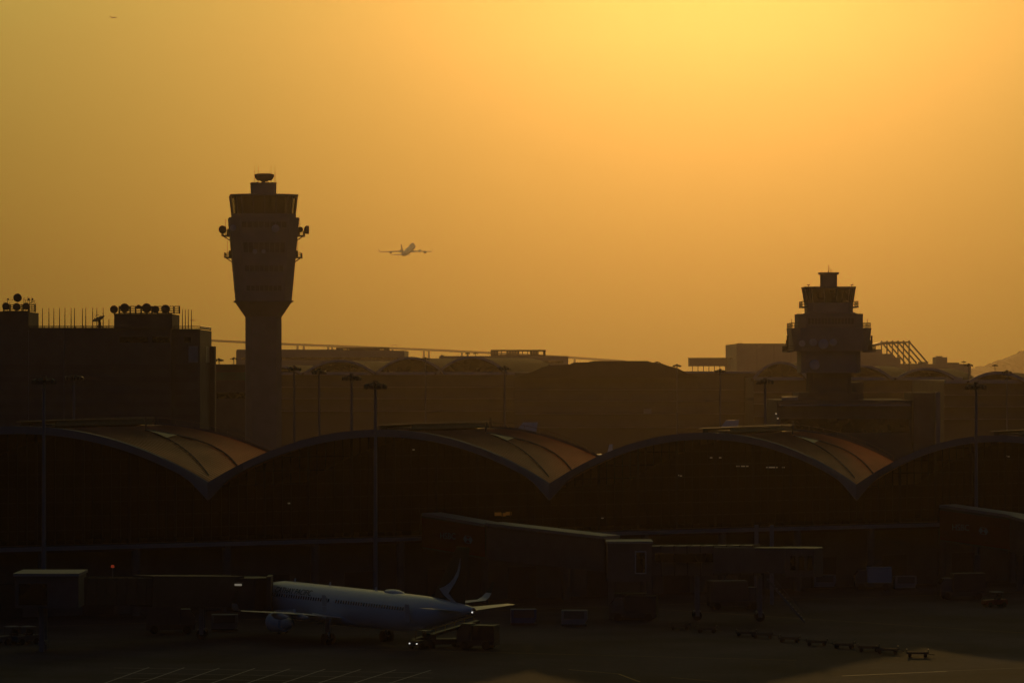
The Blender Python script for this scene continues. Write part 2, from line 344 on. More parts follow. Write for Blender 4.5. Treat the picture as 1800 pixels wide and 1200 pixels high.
# ------------------------------------------------------------------ airliners
def airfoil(c, t, n=7):
    up = []; lo_ = []
    for i in range(n):
        x = i/(n-1); th = t*2.6*(.2969*sqrt(x)-.126*x-.3516*x*x+.2843*x**3-.1015*x**4)*.8
        up.append((x*c, th*c*.6)); lo_.append((x*c, -th*c*.45))
    return up+lo_[-2:0:-1]
def wing_rings(st, side):   # st: (y, xLE, z, chord, thick, cant)
    rr = []
    for y_, xle, z, c, t, cant in st:
        rr.append([(xle-a, side*(y_-b*sin(cant)), z+b*cos(cant)) for a, b in airfoil(c, t)])
    return rr
def airliner(name, label, L_, Rr, span, zc, wing_x, rootc, tipc, sweep, fin_h, engines, gear, group=None, windows=False, hump=False, winglet=True, finm='fin', zwing=None):
    t = thing(name, label, 'airliner', group=group)
    nose = wing_x; n = 28
    prof = [(0, .03, -.32), (.006, .22, -.30), (.02, .43, -.24), (.04, .62, -.16), (.07, .80, -.09), (.10, .92, -.03), (.14, .99, 0), (.18, 1, 0), (.40, 1, 0), (.62, 1, 0), (.70, .985, .01), (.77, .90, .085), (.84, .73, .22), (.90, .52, .36), (.95, .34, .46), (.985, .19, .53), (1, .11, .56)]
    rings = []
    for f_, r, dz in prof:
        rings.append([(nose-f_*L_, Rr*r*cos(a), zc+Rr*dz+Rr*r*1.04*sin(a)) for a in [2*pi*k/n for k in range(n)]])
    MB().loft(rings).build('fuselage', M['white'], t, smooth=50)
    if hump:
        hr = [(.03, .15, .5), (.06, .45, .62), (.10, .62, .72), (.2, .66, .74), (.28, .62, .70), (.34, .4, .6), (.38, .1, .55)]
        MB().loft([[(nose-f_*L_, Rr*r*cos(a), zc+Rr*dz+Rr*r*sin(a)*1.05) for a in [2*pi*k/16 for k in range(16)]] for f_, r, dz in hr]).build('upper_deck', M['white'], t, smooth=50)
    zw = zc-Rr*.55 if zwing is None else zwing; hs = span/2
    bf = [(.22, .3, -.75), (.28, .62, -.62), (.36, .74, -.55), (.48, .74, -.55), (.55, .55, -.62), (.60, .25, -.72)]
    MB().loft([[(nose-f_*L_, Rr*1.2*r*cos(a), zc+Rr*dz+Rr*.72*r*sin(a)) for a in [2*pi*k/16 for k in range(16)]] for f_, r, dz in bf]).build('belly_fairing', M['white'], t, smooth=50)
    xl0 = nose-.33*L_
    for side in (1, -1):
        tip_x = xl0-(hs-Rr)*tan(sweep)
        st = [(0, xl0, zw, rootc*1.12, .14, 0), (Rr, xl0-.2, zw, rootc, .14, 0), (hs*.38, xl0-(hs*.38-Rr)*tan(sweep), zw+hs*.03, rootc*.62, .12, 0), (hs*.96, tip_x+.2, zw+hs*.085, tipc, .10, 0)]
        wl = [(hs*.985, tip_x-.15, zw+hs*.092+.2, tipc*.85, .09, .8), (hs, tip_x-.6, zw+hs*.092+.7, tipc*.65, .09, 1.35), (hs*1.012, tip_x-1.5, zw+hs*.092+hs*.12, tipc*.35, .09, 1.45)]
        if winglet: st += wl[:2]
        else: st += [(hs, tip_x-.3, zw+hs*.09, tipc*.6, .08, 0)]
        wo = MB().loft(wing_rings(st, side)).build('wing', M['wing'], t, smooth=40)
        if winglet: MB().loft(wing_rings([(a1, b1, c1+.004, d1, e1, f1) for a1, b1, c1, d1, e1, f1 in wl[1:]], side)).build('winglet', M[finm], wo, smooth=40)
        fm = MB()
        for q in (.24, .42, .62):
            xx = xl0-(hs*q-Rr)*tan(sweep)-rootc*(.62-.28*q)-.4; fm.loft([[(xx+dx, side*hs*q+r*.25*cos(a), zw+hs*.08*q-.25+r*.4*sin(a)) for a in [2*pi*k/8 for k in range(8)]] for dx, r in ((1.8, .15), (1, .9), (-.3, 1), (-1.8, .2))])
        fm.build('flap_fairing', M['wing'], wo, smooth=50)
    # tailplane
    for side in (1, -1):
        x0 = nose-.875*L_; h = span*.175; z = zc+Rr*.42
        st = [(Rr*.2, x0, z, rootc*.62, .11, 0), (h*.5, x0-h*.5*tan(sweep*1.12), z+h*.05, rootc*.44, .10, 0), (h, x0-h*tan(sweep*1.12), z+h*.10, rootc*.24, .09, 0)]
        MB().loft(wing_rings(st, side)).build('tailplane', M['wing'], t, smooth=40)
    # fin
    zt = zc+Rr*.85; xb = nose-.825*L_; fc = fin_h*1.02
    def sec(x, z, c, th): return [(x-a, b, z) for a, b in airfoil(c, th)]
    fn = MB().loft([sec(xb+fin_h*.30, zt-.3, fc*1.32, .05), sec(xb+fin_h*.02, zt+.25, fc*1.06, .08), sec(xb-fin_h*.05, zt+fin_h*.1, fc*.98, .10), sec(xb-fin_h*.78, zt+fin_h, fc*.40, .09)]).build('fin', M[finm], t, smooth=40)
    for (ex, ey, er, el) in engines:
        for side in (1, -1):
            z = zw+hs*.085*(ey/hs)-er*1.12
            ring = [[(ex-dx*el, side*ey+r*er*cos(a), z+r*er*sin(a)) for a in [2*pi*k/20 for k in range(20)]] for dx, r in ((.12, .80), (.02, .86), (0, .93), (.06, 1), (.3, 1.04), (.55, .98), (.72, .84), (.73, .62), (.9, .52), (1.0, .38), (1.12, .12))]
            en = MB().loft(ring).build('engine', M['white'], t, smooth=45)
            fan = MB().loft([[(ex-dx*el, side*ey+r*er*cos(a), z+r*er*sin(a)) for a in [2*pi*k/20 for k in range(20)]] for dx, r in ((.118, .79), (.10, .3), (.03, .05))]).build('fan', M['steeld'], en)
            MB().loft([[(ex-.15*el, side*ey-.15, z+er*.9), (ex-.15*el, side*ey+.15, z+er*.9), (ex-.15*el, side*ey+.15, z+er*1.15), (ex-.15*el, side*ey-.15, z+er*1.15)], [(ex-1.25*el, side*ey-.15, z+er*.8), (ex-1.25*el, side*ey+.15, z+er*.8), (ex-1.25*el, side*ey+.15, z+er*1.5), (ex-1.25*el, side*ey-.15, z+er*1.5)]]).build('pylon', M['wing'], en)
    if gear:
        wr, gx, gy = gear
        for gxx, gyy, nw in ((nose-.13*L_, 0, 2), (gx, gy, 2), (gx, -gy, 2)):
            gm = MB().tube((gxx, gyy, wr), (gxx, gyy*.95, zc-Rr*.5), .16, .2).tube((gxx, gyy-.45, wr), (gxx, gyy+.45, wr), .1)
            gm.beam((gxx, gyy*1.02, zc-Rr*.55), (gxx-.2, gyy*1.06, wr+.75), .9, .06)
            go = gm.build('landing_gear', M['metal'], t)
            for w_ in (-.42, .42):
                rr = wr*(.72 if gyy == 0 else 1)
                MB().tube((gxx, gyy+w_-.17, rr), (gxx, gyy+w_+.17, rr), rr, n=20).build('wheel', M['tyre'], go, smooth=40)
    return t
A3 = airliner('parked_airliner', 'white single-aisle airliner docked nose-in at the gate, green fin with a pale brush stroke', 44.5, 2.02, 33.0, 3.9, 20.0, 6.6, 1.7, R(27), 5.9, [(6.6, 5.75, 1.12, 3.6)], (.6, -1.8, 3.8))
AF = Vector((-.57, .822, 0)); tail = Vector((X(832, 382), 382, 0))
A3.location = tail+AF*24.5; A3.rotation_euler = (0, R(-.4), atan2(AF.y, AF.x))
A3.location.z = .02
zc = 3.9; Rr = 2.02
for xs in [14.2-.52*i for i in range(26)]+[-.4-.52*i for i in range(27)]:
    if 'WM' not in globals():
        WM = MB().add([(-.11, 0, -.19), (.11, 0, -.19), (.11, 0, .19), (-.11, 0, .19)], [(0, 1, 2, 3)]).mesh('window', M['glass'])
    inst('window', WM, A3, (xs, Rr*1.012*cos(.31), zc+Rr*1.05*sin(.31)), (R(17), 0, 0))
dm = MB().box(-.42, .42, -.015, .015, -.95, .95).mesh('door', M['wing'])
for xs in (15.0, 1.5+.4, -14.9): inst('door', dm, A3, (xs, Rr*1.0, zc+.25), (R(-4), 0, 0))
MB().loft([[(-9.2+dx, r*.55*cos(a), zc+Rr*1.02+r*.34*max(-.2, sin(a))) for a in [2*pi*k/16 for k in range(16)]] for dx, r in ((2, .1), (1.3, .8), (.3, 1), (-.6, .95), (-1.6, .5), (-2, .1))]).build('satcom_dome', M['white'], A3, smooth=60)
an = MB()
for xs in (11.5, 4, -5.5): an.loft([[(xs+.25, -.03, zc+Rr*1.0), (xs+.25, .03, zc+Rr*1.0), (xs-.2, .03, zc+Rr*1.0), (xs-.2, -.03, zc+Rr*1.0)], [(xs, -.02, zc+Rr*1.02+.42), (xs, .02, zc+Rr*1.02+.42), (xs-.22, .02, zc+Rr*1.02+.42), (xs-.22, -.02, zc+Rr*1.02+.42)]])
an.build('blade_antenna', M['wing'], A3)
def fin_xz(px, py): return (-24.5+(832-px)/(16.1*.57), Z(py, 393)-.1)
stroke = [(813, 968), (812.5, 985), (810, 1000), (804, 1013), (797, 1024), (793, 1031), (801, 1040), (815, 1053), (806, 1048), (792, 1040), (784, 1033), (777, 1024), (786, 1020), (795, 1013), (803, 1003), (808.5, 990), (811.5, 976)]
poly = [(fin_xz(a, b)[0], .38, fin_xz(a, b)[1]) for a, b in stroke]
for sgn in (1, -1): MB().extr([(a, sgn*(.30 if c < 8.5 else .26), c) for a, _, c in poly], (0, sgn*.06, 0)).build('brush_stroke', M['stroke'], A3)
def text(body, size, m, parent, loc, rot, name='lettering', ext=.01):
    cu = bpy.data.curves.new(name, 'FONT'); cu.body = body; cu.size = size; cu.extrude = ext; cu.align_x = 'CENTER'; cu.align_y = 'CENTER'
    o = bpy.data.objects.new(name, cu); COL.objects.link(o)
    dg = bpy.context.evaluated_depsgraph_get(); me = bpy.data.meshes.new_from_object(o.evaluated_get(dg))
    me.materials.clear(); me.materials.append(m); bpy.data.objects.remove(o)
    n = bpy.data.objects.new(name, me); COL.objects.link(n); n.parent = parent; n.location = loc; n.rotation_euler = rot; return n
text('CATHAY PACIFIC', 1.0, M['text'], A3, (9.0, Rr*.83+.035, zc+Rr*.58+.02), (R(90-32), 0, pi))
MB().tube((-24.45, 0, zc+Rr*.56), (-24.75, 0, zc+Rr*.56), .16, .13).build('tail_cone', M['steeld'], A3)
MB().tube((-24.4, .12, zc+Rr*.42), (-24.55, .16, zc+Rr*.42), .045).build('tail_light', M['headl'], A3)

B7 = airliner('jumbo_jet', 'four-engined jumbo jet climbing away in the hazy sky between the two towers', 70.6, 3.3, 64.4, 5.8, 32, 13, 3.6, R(36), 11.2, [(10, 11.7, 1.5, 5.4), (-1.5, 20.8, 1.5, 5.4)], None, hump=True, winglet=True, finm='white', group='airliners in flight')
p = P(718.5, 441, 5160); B7.scale = (1.2, 1.2, 1.2); B7.location = p-Vector((0, 0, 6)); B7.rotation_euler = (0, R(-12.5), R(90-11)); B7.rotation_mode = 'XYZ'
S2 = airliner('climbing_airliner', 'barely visible airliner high in the haze at the upper left of the sky', 44.5, 2.02, 34.6, 3.9, 20.0, 6.6, 1.7, R(27), 5.9, [(6.6, 5.75, 1.12, 3.6)], None, finm='white', group='airliners in flight')
p = P(200, 31, 12000); S2.location = p-Vector((0, 0, 4)); S2.rotation_euler = (R(-4), R(-5), R(90-25))
WB = airliner('widebody_airliner', 'widebody airliner parked behind the third arch, its pale tail fin beside the smaller tower block', 63, 2.85, 60, 5.6, 28, 10.5, 2.6, R(31), 9.0, [(9, 9.4, 1.5, 5)], (.7, -2.5, 5), finm='white', group='widebody airliners parked beyond the concourse')
def park(o, px, d, ang): o.location = (X(px, d), d, 0); o.rotation_euler = (0, 0, R(ang))
park(WB, 1470, 690, 158)
for px, d, ang, lab in ((1655, 820, 160, 'widebody airliner parked at the far right, tail fin left of the rightmost tall lamp mast'), (1735, 860, 162, 'widebody airliner furthest right beyond the concourse roof, pale slanting fin'),
                        (700, 900, 185, 'widebody airliner lying in shade beyond the second arched roof'), (1080, 930, 200, 'widebody airliner in the dim apron behind the dip between second and third arches')):
    c = copy_tree(WB); c['label'] = lab; park(c, px, d, ang)

# ------------------------------------------------------------------ control towers
def octo(hw, ch, z, rot=0, hd=None):
    hd = hd or hw; pts = [(-hw+ch, -hd), (hw-ch, -hd), (hw, -hd+ch), (hw, hd-ch), (hw-ch, hd), (-hw+ch, hd), (-hw, hd-ch), (-hw, -hd+ch)]
    return [(x*cos(rot)-y_*sin(rot), x*sin(rot)+y_*cos(rot), z) for x, y_ in pts]
def drum(parent, p, r, facing, depth=.6, m='dish', name='dish_antenna'):
    d = Vector(facing).normalized(); p = Vector(p); prof = ((0, .35), (.3, .9), (.45, 1), (1, 1), (1.04, .97), (1.05, 0.02))
    a = d.cross(Vector((0, 0, 1))).normalized(); b = a.cross(d)
    rr = [[p+d*(depth*t)+(a*cos(k*pi/10)+b*sin(k*pi/10))*r*s for k in range(20)] for t, s in prof]
    return MB().loft(rr).build(name, M[m], parent, smooth=40)
def rail(mb, pts, h=1.1, r=.05, posts=None):
    for q in (.5, 1): mb.path([Vector(p)+Vector((0, 0, h*q)) for p in pts], r, 4)
    for a, b in zip(pts, pts[1:]):
        a = Vector(a); b = Vector(b); n = max(1, int((b-a).length/1.4))
        for i in range(n+1): q = a.lerp(b, i/n); mb.tube(q, q+Vector((0, 0, h)), r, n=4)
d = 1040; k_ = F/d; zz = lambda y: Z(y, d)
T = thing('control_tower', 'tall airport control tower with flared head, glazed cab and radar antenna on top', 'control tower', (X(463, d), d, 0))
rt = R(6)
MB().loft([octo(5.05, 1.6, z, rt) for z in (0, zz(556))]).build('shaft', M['conc'], T)
MB().loft([octo(5.1, 1.6, zz(557), rt), octo(7.9, 2.2, zz(531), rt)]).build('flare', M['conc'], T)
MB().loft([octo(8.35, 2.3, zz(531.2), rt), octo(8.35, 2.3, zz(529), rt)]).build('ledge', M['conc'], T)
lv_ = [(529, 7.9), (384, 9.95)]
body = MB().loft([octo(7.85, 2.3, zz(529.2), rt), octo(9.95, 2.8, zz(384), rt)]).build('tower_head', M['cladd'], T)
for ya, yb in ((512, 503), (478, 468), (445, 428), (402, 392)):      # window bands, a hair proud of the cladding
    f_ = lambda y: 7.85+(529.2-y)/145.2*2.1
    hw0, hw1 = f_(ya)+.03, f_(yb)+.03
    r0 = octo(hw0, 2.4, zz(ya), rt); r1 = octo(hw1, 2.5, zz(yb), rt)
    b_ = MB()
    for i in (0, 2, 6, 4):
        j = (i+1) % 8; A, Bq, C_, D_ = map(Vector, (r0[i], r0[j], r1[j], r1[i]))
        n_ = 8
        for q in range(n_):
            t0 = .06+.88*q/n_; t1 = t0+.88/n_*.82
            b_.add([A.lerp(Bq, t0), A.lerp(Bq, t1), D_.lerp(C_, t1), D_.lerp(C_, t0)], [(0, 1, 2, 3)])
    b_.build('window_band', M['dull'], body)
MB().loft([octo(9.0, 2.6, zz(384.2), rt), octo(9.05, 2.6, zz(378), rt)]).build('cab_base', M['cladd'], T)
cab = MB().loft([octo(8.75, 2.6, zz(378), rt), octo(9.35, 2.8, zz(346), rt)], cap=False).build('cab_window', M['cabglass'], T)
cm_ = MB(); ra_, rb_ = octo(8.85, 2.6, zz(378), rt), octo(9.45, 2.8, zz(346), rt)
for i in range(8):
    j = (i+1) % 8
    for q in ((0, .25, .5, .75) if i % 2 == 0 else (0, .5)): cm_.beam(Vector(ra_[i]).lerp(Vector(ra_[j]), q), Vector(rb_[i]).lerp(Vector(rb_[j]), q), .28, .28)
for i in range(8):
    for R8 in (ra_, rb_): cm_.beam(Vector(R8[i]), Vector(R8[(i+1) % 8]), .25, .25)
cm_.build('cab_frame', M['steel'], cab)
ci = MB().loft([octo(7.9, 2.2, zz(379), rt), octo(8.1, 2.4, zz(347), rt)]); ci.build('cab_core', M['cladd'], T)
MB().loft([octo(9.5, 2.8, zz(346), rt), octo(9.75, 2.9, zz(345.4), rt), octo(9.6, 2.9, zz(343.5), rt), octo(4.2, 1, zz(341.5), rt)]).build('cab_roof', M['steel'], T)
MB().loft([octo(3.55, .5, zz(343), rt), octo(3.6, .5, zz(324), rt), octo(3.7, .5, zz(323.5), rt), octo(3.7, .5, zz(322), rt)]).build('equipment_room', M['cladd'], T)
rr_ = MB()
for q in range(12):
    a = 2*pi*q/12; rr_.box(3.2*cos(a)-.2, 3.2*cos(a)+.2, 3.2*sin(a)-.2, 3.2*sin(a)+.2, zz(322), zz(320.8))
rr_.build('roof_equipment', M['steeld'], T)
ant = MB().loft([[(rx*cos(a)+.25, .9*sin(a)*s_, zz(yy)) for a in [2*pi*q/20 for q in range(20)]] for yy, rx, s_ in ((317.6, 2.0, .6), (315.5, 2.35, .8), (311, 2.8, 1), (307.5, 2.85, 1), (305.8, 2.4, .9), (305, 1.4, .6))]).build('radar_antenna', M['steeld'], T, smooth=50)
MB().tube((.25, 0, zz(322)), (.25, 0, zz(316.5)), .45, .25).beam((-.9, 0, zz(318.2)), (1.4, 0, zz(318.2)), .3, .3).beam((-.8, 0, zz(321.8)), (0, 0, zz(318)), .16, .16).beam((1.3, 0, zz(321.8)), (.5, 0, zz(318)), .16, .16).build('radar_pedestal', M['steeld'], ant)
wm = MB().tube((0, 0, 0), (0, 0, 1), .055, .03, n=5).mesh('whip_antenna', M['steeld'])
for px in (448.5, 454.5, 477, 484): inst('whip_antenna', wm, T, (X(px, d)-X(463, d), -1.5, zz(322)), sc=(1.6, 1.6, zz(292)-zz(322)))
for sg_, xs in ((-1, 9.8), (1, 9.9)):
    for yp, yr, ext_ in ((414, 405, 2.2), (452, 440, 2.0)):
        f_ = 7.85+(529.2-yp)/145.2*2.1
        pl = MB().box(min(sg_*(f_-.3), sg_*(f_+ext_)), max(sg_*(f_-.3), sg_*(f_+ext_)), -4.5, 4.5, zz(yp)-.25, zz(yp))
        pl.beam((sg_*(f_-.3), 0, zz(yp)-1.6), (sg_*(f_+ext_-.3), 0, zz(yp)-.2), .3, .3)
        po = pl.build('balcony', M['steel'], T)
        rl = MB(); rail(rl, [(sg_*f_, -4.4, zz(yp)), (sg_*(f_+ext_-.1), -4.4, zz(yp)), (sg_*(f_+ext_-.1), 4.4, zz(yp)), (sg_*f_, 4.4, zz(yp))], 1.2, .05)
        rl.build('railing', M['steeld'], po)
        for q in range(4): MB().box(sg_*(f_+.5)-.25, sg_*(f_+.5)+.25, -3+q*1.9, -2.4+q*1.9, zz(yp), zz(yp)+1.5+.4*(q % 2)).build('balcony_equipment', M['steeld'], po)
        MB().tube((sg_*(f_+1), -3.5, zz(yp)), (sg_*(f_+1), -3.5, zz(yp)+4.6), .05, n=4).build('balcony_mast', M['steeld'], po)
drum(T, (-11.3, -1.6, zz(404)), 1.15, (-.35, -1, 0), .8, 'steeld'); drum(T, (11.6, 0, zz(404)), 1.2, (1, -.1, 0), 1.3, 'steeld'); drum(T, (10.8, -2, zz(404)), .8, (-.3, -1, 0), .5, 'steeld')
for px, py, r in ((488, 404, 1.1), (414, 403, .9), (452, 444, .7), (467, 444, .6)): drum(T, (X(px, d)-X(463, d), -9.6 if py < 420 else -9.0, zz(py)), r, (.1, -1, 0), .5)

d = 800; zz = lambda y: Z(y, d)
T = thing('ramp_tower', 'smaller stepped control tower with balconies and dish antennas, right of centre', 'control tower', (X(1456.5, d), d, 0))
MB().loft([octo(4.6, .8, z) for z in (zz(705), zz(655))]).build('shaft', M['concd'], T)
MB().loft([octo(6.5, 1, z) for z in (zz(655.2), zz(616.5))]).build('lower_floor', M['cladd'], T)
b1 = MB().loft([octo(8.15, 1.6, zz(617)), octo(8.75, 1.8, zz(577))]).build('lower_head', M['cladd'], T)
MB().loft([octo(7.0, 1.6, zz(577.2)), octo(7.05, 1.6, zz(552))]).build('middle_floor', M['conc'], T)
MB().loft([octo(6.2, 1.4, zz(552.2)), octo(4.95, 1.2, zz(548.5))]).build('shoulder_roof', M['steel'], T)
MB().loft([octo(5.0, 1.2, zz(549)), octo(5.05, 1.2, zz(533))]).build('cab_base', M['cladd'], T)
cb = MB().loft([octo(4.98, 1.2, zz(533)), octo(5.5, 1.4, zz(507))]).build('cab_window', M['glass'], T)
mm = MB(); ra_, rb_ = octo(5.03, 1.2, zz(533)), octo(5.55, 1.4, zz(507))
for i in range(8):
    for q in (0, .33, .66): mm.beam(Vector(ra_[i]).lerp(Vector(ra_[(i+1) % 8]), q), Vector(rb_[i]).lerp(Vector(rb_[(i+1) % 8]), q), .12, .12)
for i in range(8):
    mm.beam(Vector(rb_[i]), Vector(rb_[(i+1) % 8]), .12, .12); mm.beam(Vector(ra_[i]), Vector(ra_[(i+1) % 8]), .12, .12)
mm.build('cab_frame', M['cladd'], cb)
MB().loft([octo(5.6, 1.4, zz(507.2)), octo(5.7, 1.4, zz(504.5))]).build('cab_roof', M['steel'], T)
MB().loft([octo(1.75, .3, z) for z in (zz(505), zz(482))]).build('roof_turret', M['conc'], T)
MB().loft([octo(2.15, .3, z) for z in (zz(482.4), zz(479))]).build('turret_cap', M['steel'], T)
for px, y0, y1 in ((1457, 479, 466), (1461, 479, 473), (1455.5, 479, 476)): inst('whip_antenna', wm, T, (X(px, d)-X(1456.5, d), 0, zz(y0)), sc=(1.6, 1.6, zz(y1)-zz(y0)))
for sg_ in (-1, 1):
    fl_ = MB().tube((sg_*4.75, -4, zz(504.6)), (sg_*4.75, -4, zz(502)), .07, n=5).box(sg_*4.75-.3, sg_*4.75+.3, -4.2, -3.8, zz(502.2), zz(500.6)); fl_.build('roof_camera', M['steeld'], T)
    for yp, x0, x1 in ((539.3, 4.9, 6.2), (577.2, 7.0, 8.75), (617, 8.1, 9.7)):
        pl = MB().box(min(sg_*x0, sg_*x1), max(sg_*x0, sg_*x1), -x0*.9, x0*.9, zz(yp)-.22, zz(yp)+.02).build('balcony', M['steel'], T)
        rl = MB(); rail(rl, [(sg_*x0, -x0*.88, zz(yp)), (sg_*(x1-.08), -x0*.88, zz(yp)), (sg_*(x1-.08), x0*.88, zz(yp)), (sg_*x0, x0*.88, zz(yp))], 1.15, .05); rl.build('railing', M['steeld'], pl)
    for q, h in ((0, 2.4), (1.6, 1.4), (-2.5, 3.4)): MB().box(sg_*9.2-.2, sg_*9.2+.2, q-.2, q+.2, zz(617), zz(617)+h).build('balcony_equipment', M['steeld'], T)
    MB().tube((sg_*8.3, -2, zz(577)), (sg_*8.3, -2, zz(570)+1.2), .06, n=4).build('balcony_mast', M['steeld'], T); MB().tube((sg_*7.9, 1, zz(577)), (sg_*7.9, 1, zz(566)), .06, n=4).build('balcony_mast', M['steeld'], T)
for px, py, r in ((1423, 602, .85), (1441, 605, 1.1), (1458, 602, .8), (1404, 604, .7)): drum(T, (X(px, d)-X(1456.5, d), -8.9, zz(py)), r, (.05, -1, 0), .5)
drum(T, (X(1427, d)-X(1456.5, d), -6.9, zz(641)), 1.1, (.05, -1, 0), .5)
for y0, y1, hw, q in ((570, 560, 7.06, 7), (612, 598, 8.2, 8)):
    wb = MB()
    for i in range(q*2):
        x = -hw+2+(2*hw-4)*i/(q*2); z0, z1 = zz(y0), zz(y1)
        if q == 7: wb.add([(x, -hw-.02, z0), (x+.55, -hw-.02, z0), (x+.55, -hw-.02, z1), (x, -hw-.02, z1)], [(0, 1, 2, 3)])
    if q == 7: wb.build('window_band', M['dull'], T)
# podium the ramp tower stands on
def bld(name, label, px0, px1, ytop, d, depth, m='cladd', cat='building', group=None, wall='wall'):
    t = thing(name, label, cat, (X((px0+px1)/2, d), d, 0), group=group)
    hw = (X(px1, d)-X(px0, d))/2; MB().box(-hw, hw, 0, depth, 0, Z(ytop, d)).build(wall, M[m], t); t['hw'] = 0; del t['hw']; return t, hw
def bpart(t, name, px0, px1, y0, y1, d, ya, yb, m):
    x0 = X(px0, d)-t.location.x; x1 = X(px1, d)-t.location.x; return MB().box(x0, x1, ya, yb, Z(y1, d), Z(y0, d)).build(name, M[m], t)
d = 790; t, hw = bld('gate_building', 'broad low building carrying the smaller control tower, behind the third arch', 1366, 1604, 703, d, 40, 'concd')
bpart(t, 'upper_block', 1407, 1512, 690, 703, d, 4, 22, 'concd'); bpart(t, 'upper_block', 1482, 1535, 672, 703, d, 22.5, 36, 'conc')
bpart(t, 'plant_screen', 1376, 1404, 697, 703, d, 2, 3.5, 'glassl'); bpart(t, 'canopy', 1370, 1600, 711, 713, d, -1.5, 0, 'clad')
bpart(t, 'window_band', 1372, 1598, 736, 760, d, -.04, 0, 'glass')
bpart(t, 'stair_shaft', 1604.5, 1641, 690, 830, d, -2, 18, 'concd'); bpart(t, 'end_column', 1643, 1650, 688, 830, d, -3, -1, 'cladd')
for px, py in ((1364, 727), (1367, 735)): MB().box(X(px, d)-t.location.x-.14, X(px, d)-t.location.x+.14, -.3, 0, Z(py, d)-.12, Z(py, d)+.12).build('wall_lamp', M['lampf'], t)

# ------------------------------------------------------------------ office block, far left
d = 700; zz = lambda y: Z(y, d)
t, hw = bld('office_block', 'large dark office block with roof terraces filling the left edge', -260, 300, 577, d, 28, 'concd')
bx = lambda *a: bpart(t, *a)
bx('penthouse', -240, 49, 548, 577, d, 1, 16, 'concd'); bx('penthouse', 201, 303, 552, 577, d, -.5, 15, 'concd')
bx('end_wing', 300, 350, 579, 900, d, 2, 29, 'concd'); bx('stair_tower', 351, 360.5, 607, 900, d, 23, 26, 'concd')
bx('parapet', -240, 49.3, 547, 549, d, .8, 1.6, 'concd'); bx('parapet', 200.5, 303.4, 551, 553, d, -.8, -.52, 'concd'); bx('parapet', 49.6, 200.4, 576, 578, d, -.2, .6, 'concd'); bx('parapet', 303.7, 350.4, 577.6, 580, d, 1.7, 2.4, 'concd')
bx('window_band', 210, 260, 592, 602, d, -.06, 0, 'glass'); bx('window_band', 268, 298, 592, 602, d, -.06, 0, 'glass'); bx('window_band', 322, 334, 592, 602, d, 1.94, 2, 'glass')
bx('glass_bay', 330, 346, 608, 637, d, 1.9, 2, 'glassl'); MB().box(X(350, d)-t.location.x, X(350, d)-t.location.x+.06, 15, 28, Z(637, d), Z(608, d)).build('glass_bay', M['glassl'], t)
for q, yy in enumerate((640, 662, 684, 706, 728)):
    bx('window_band', -250, 298, yy, yy+9, d, -.06, 0, 'dull'); bx('sill', -250, 298, yy+9.4, yy+10.6, d, -.2, 0, 'concd')
    bx('window_band', 306, 346, yy, yy+9, d, 1.94, 2, 'dull')
bx('panel_seam', 112, 113, 580, 900, d, -.15, 0, 'cladd'); bx('panel_seam', 50, 51, 580, 900, d, -.15, 0, 'cladd')
x_ = lambda px: X(px, d)-t.location.x
rl = MB(); rail(rl, [(x_(50), .3, zz(577)), (x_(201), .3, zz(577))], .45, .06); rail(rl, [(x_(304), 2.3, zz(578)), (x_(350), 2.3, zz(578)), (x_(350), 28, zz(578))], .55, .06); rl.build('roof_railing', M['steeld'], t)
for px, y0, y1 in [(q, 577, 540.5) for q in (70, 82, 89, 101, 109, 120.5, 127.5, 140, 147.5, 158.5, 167, 178, 197)]+[(186, 577, 560), (318, 578, 543), (322.7, 578, 543), (327, 578, 543), (332, 578, 543)]:
    inst('whip_antenna', wm, t, (x_(px), 3+random.random()*3, zz(y0)), sc=(2, 2, zz(y1)-zz(y0)))
MB().tube((x_(332), 3, zz(562.5)), (x_(341), 3, zz(562.5)), .05, n=4).build('antenna_arm', M['steeld'], t)
lp = MB(); cx = x_(48)
lp.path([(cx, 2, zz(548)), (cx, 2, zz(537)), (cx+.15, 2, zz(533.5)), (cx+.5, 2, zz(530.8)), (cx+.9, 2, zz(529.6))], .07, 6); lp.build('roof_lamp', M['steeld'], t)
# tilted dish
sd = thing('satellite_dish', 'large dish tilted skywards on a pedestal on the flat roof between the two penthouses', 'satellite dish', (X(169, d), d+6, zz(577)))
prof = [(0, .02), (.08, .35), (.22, .7), (.42, 1.0), (.38, .97), (.2, .68), (.06, .33), (.03, .02)]
ax = Vector((-.35, -.25, .9)).normalized(); a_ = ax.cross(Vector((0, 1, 0))).normalized(); b_ = a_.cross(ax); c_ = Vector((-.1, 0, 1.55))
MB().loft([[c_+ax*(h*1.1)+(a_*cos(q*pi/12)+b_*sin(q*pi/12))*r*1.35 for q in range(24)] for h, r in prof]).build('reflector', M['steeld'], sd, smooth=50)
MB().tube((0, 0, 0), (0, 0, 1.2), .35, .25).beam((0, 0, 1.1), (-.1, 0, 1.7), .5, .5).tube((-.6, 0, .2), (0, 0, 1.0), .08).tube((.6, 0, .2), (0, 0, 1.0), .08).build('pedestal', M['steeld'], sd)
MB().path([c_+a_*1.1+ax*.4, c_+ax*1.3, c_-a_*1.1+ax*.4], .04, 4).build('feed_arm', M['steeld'], sd)
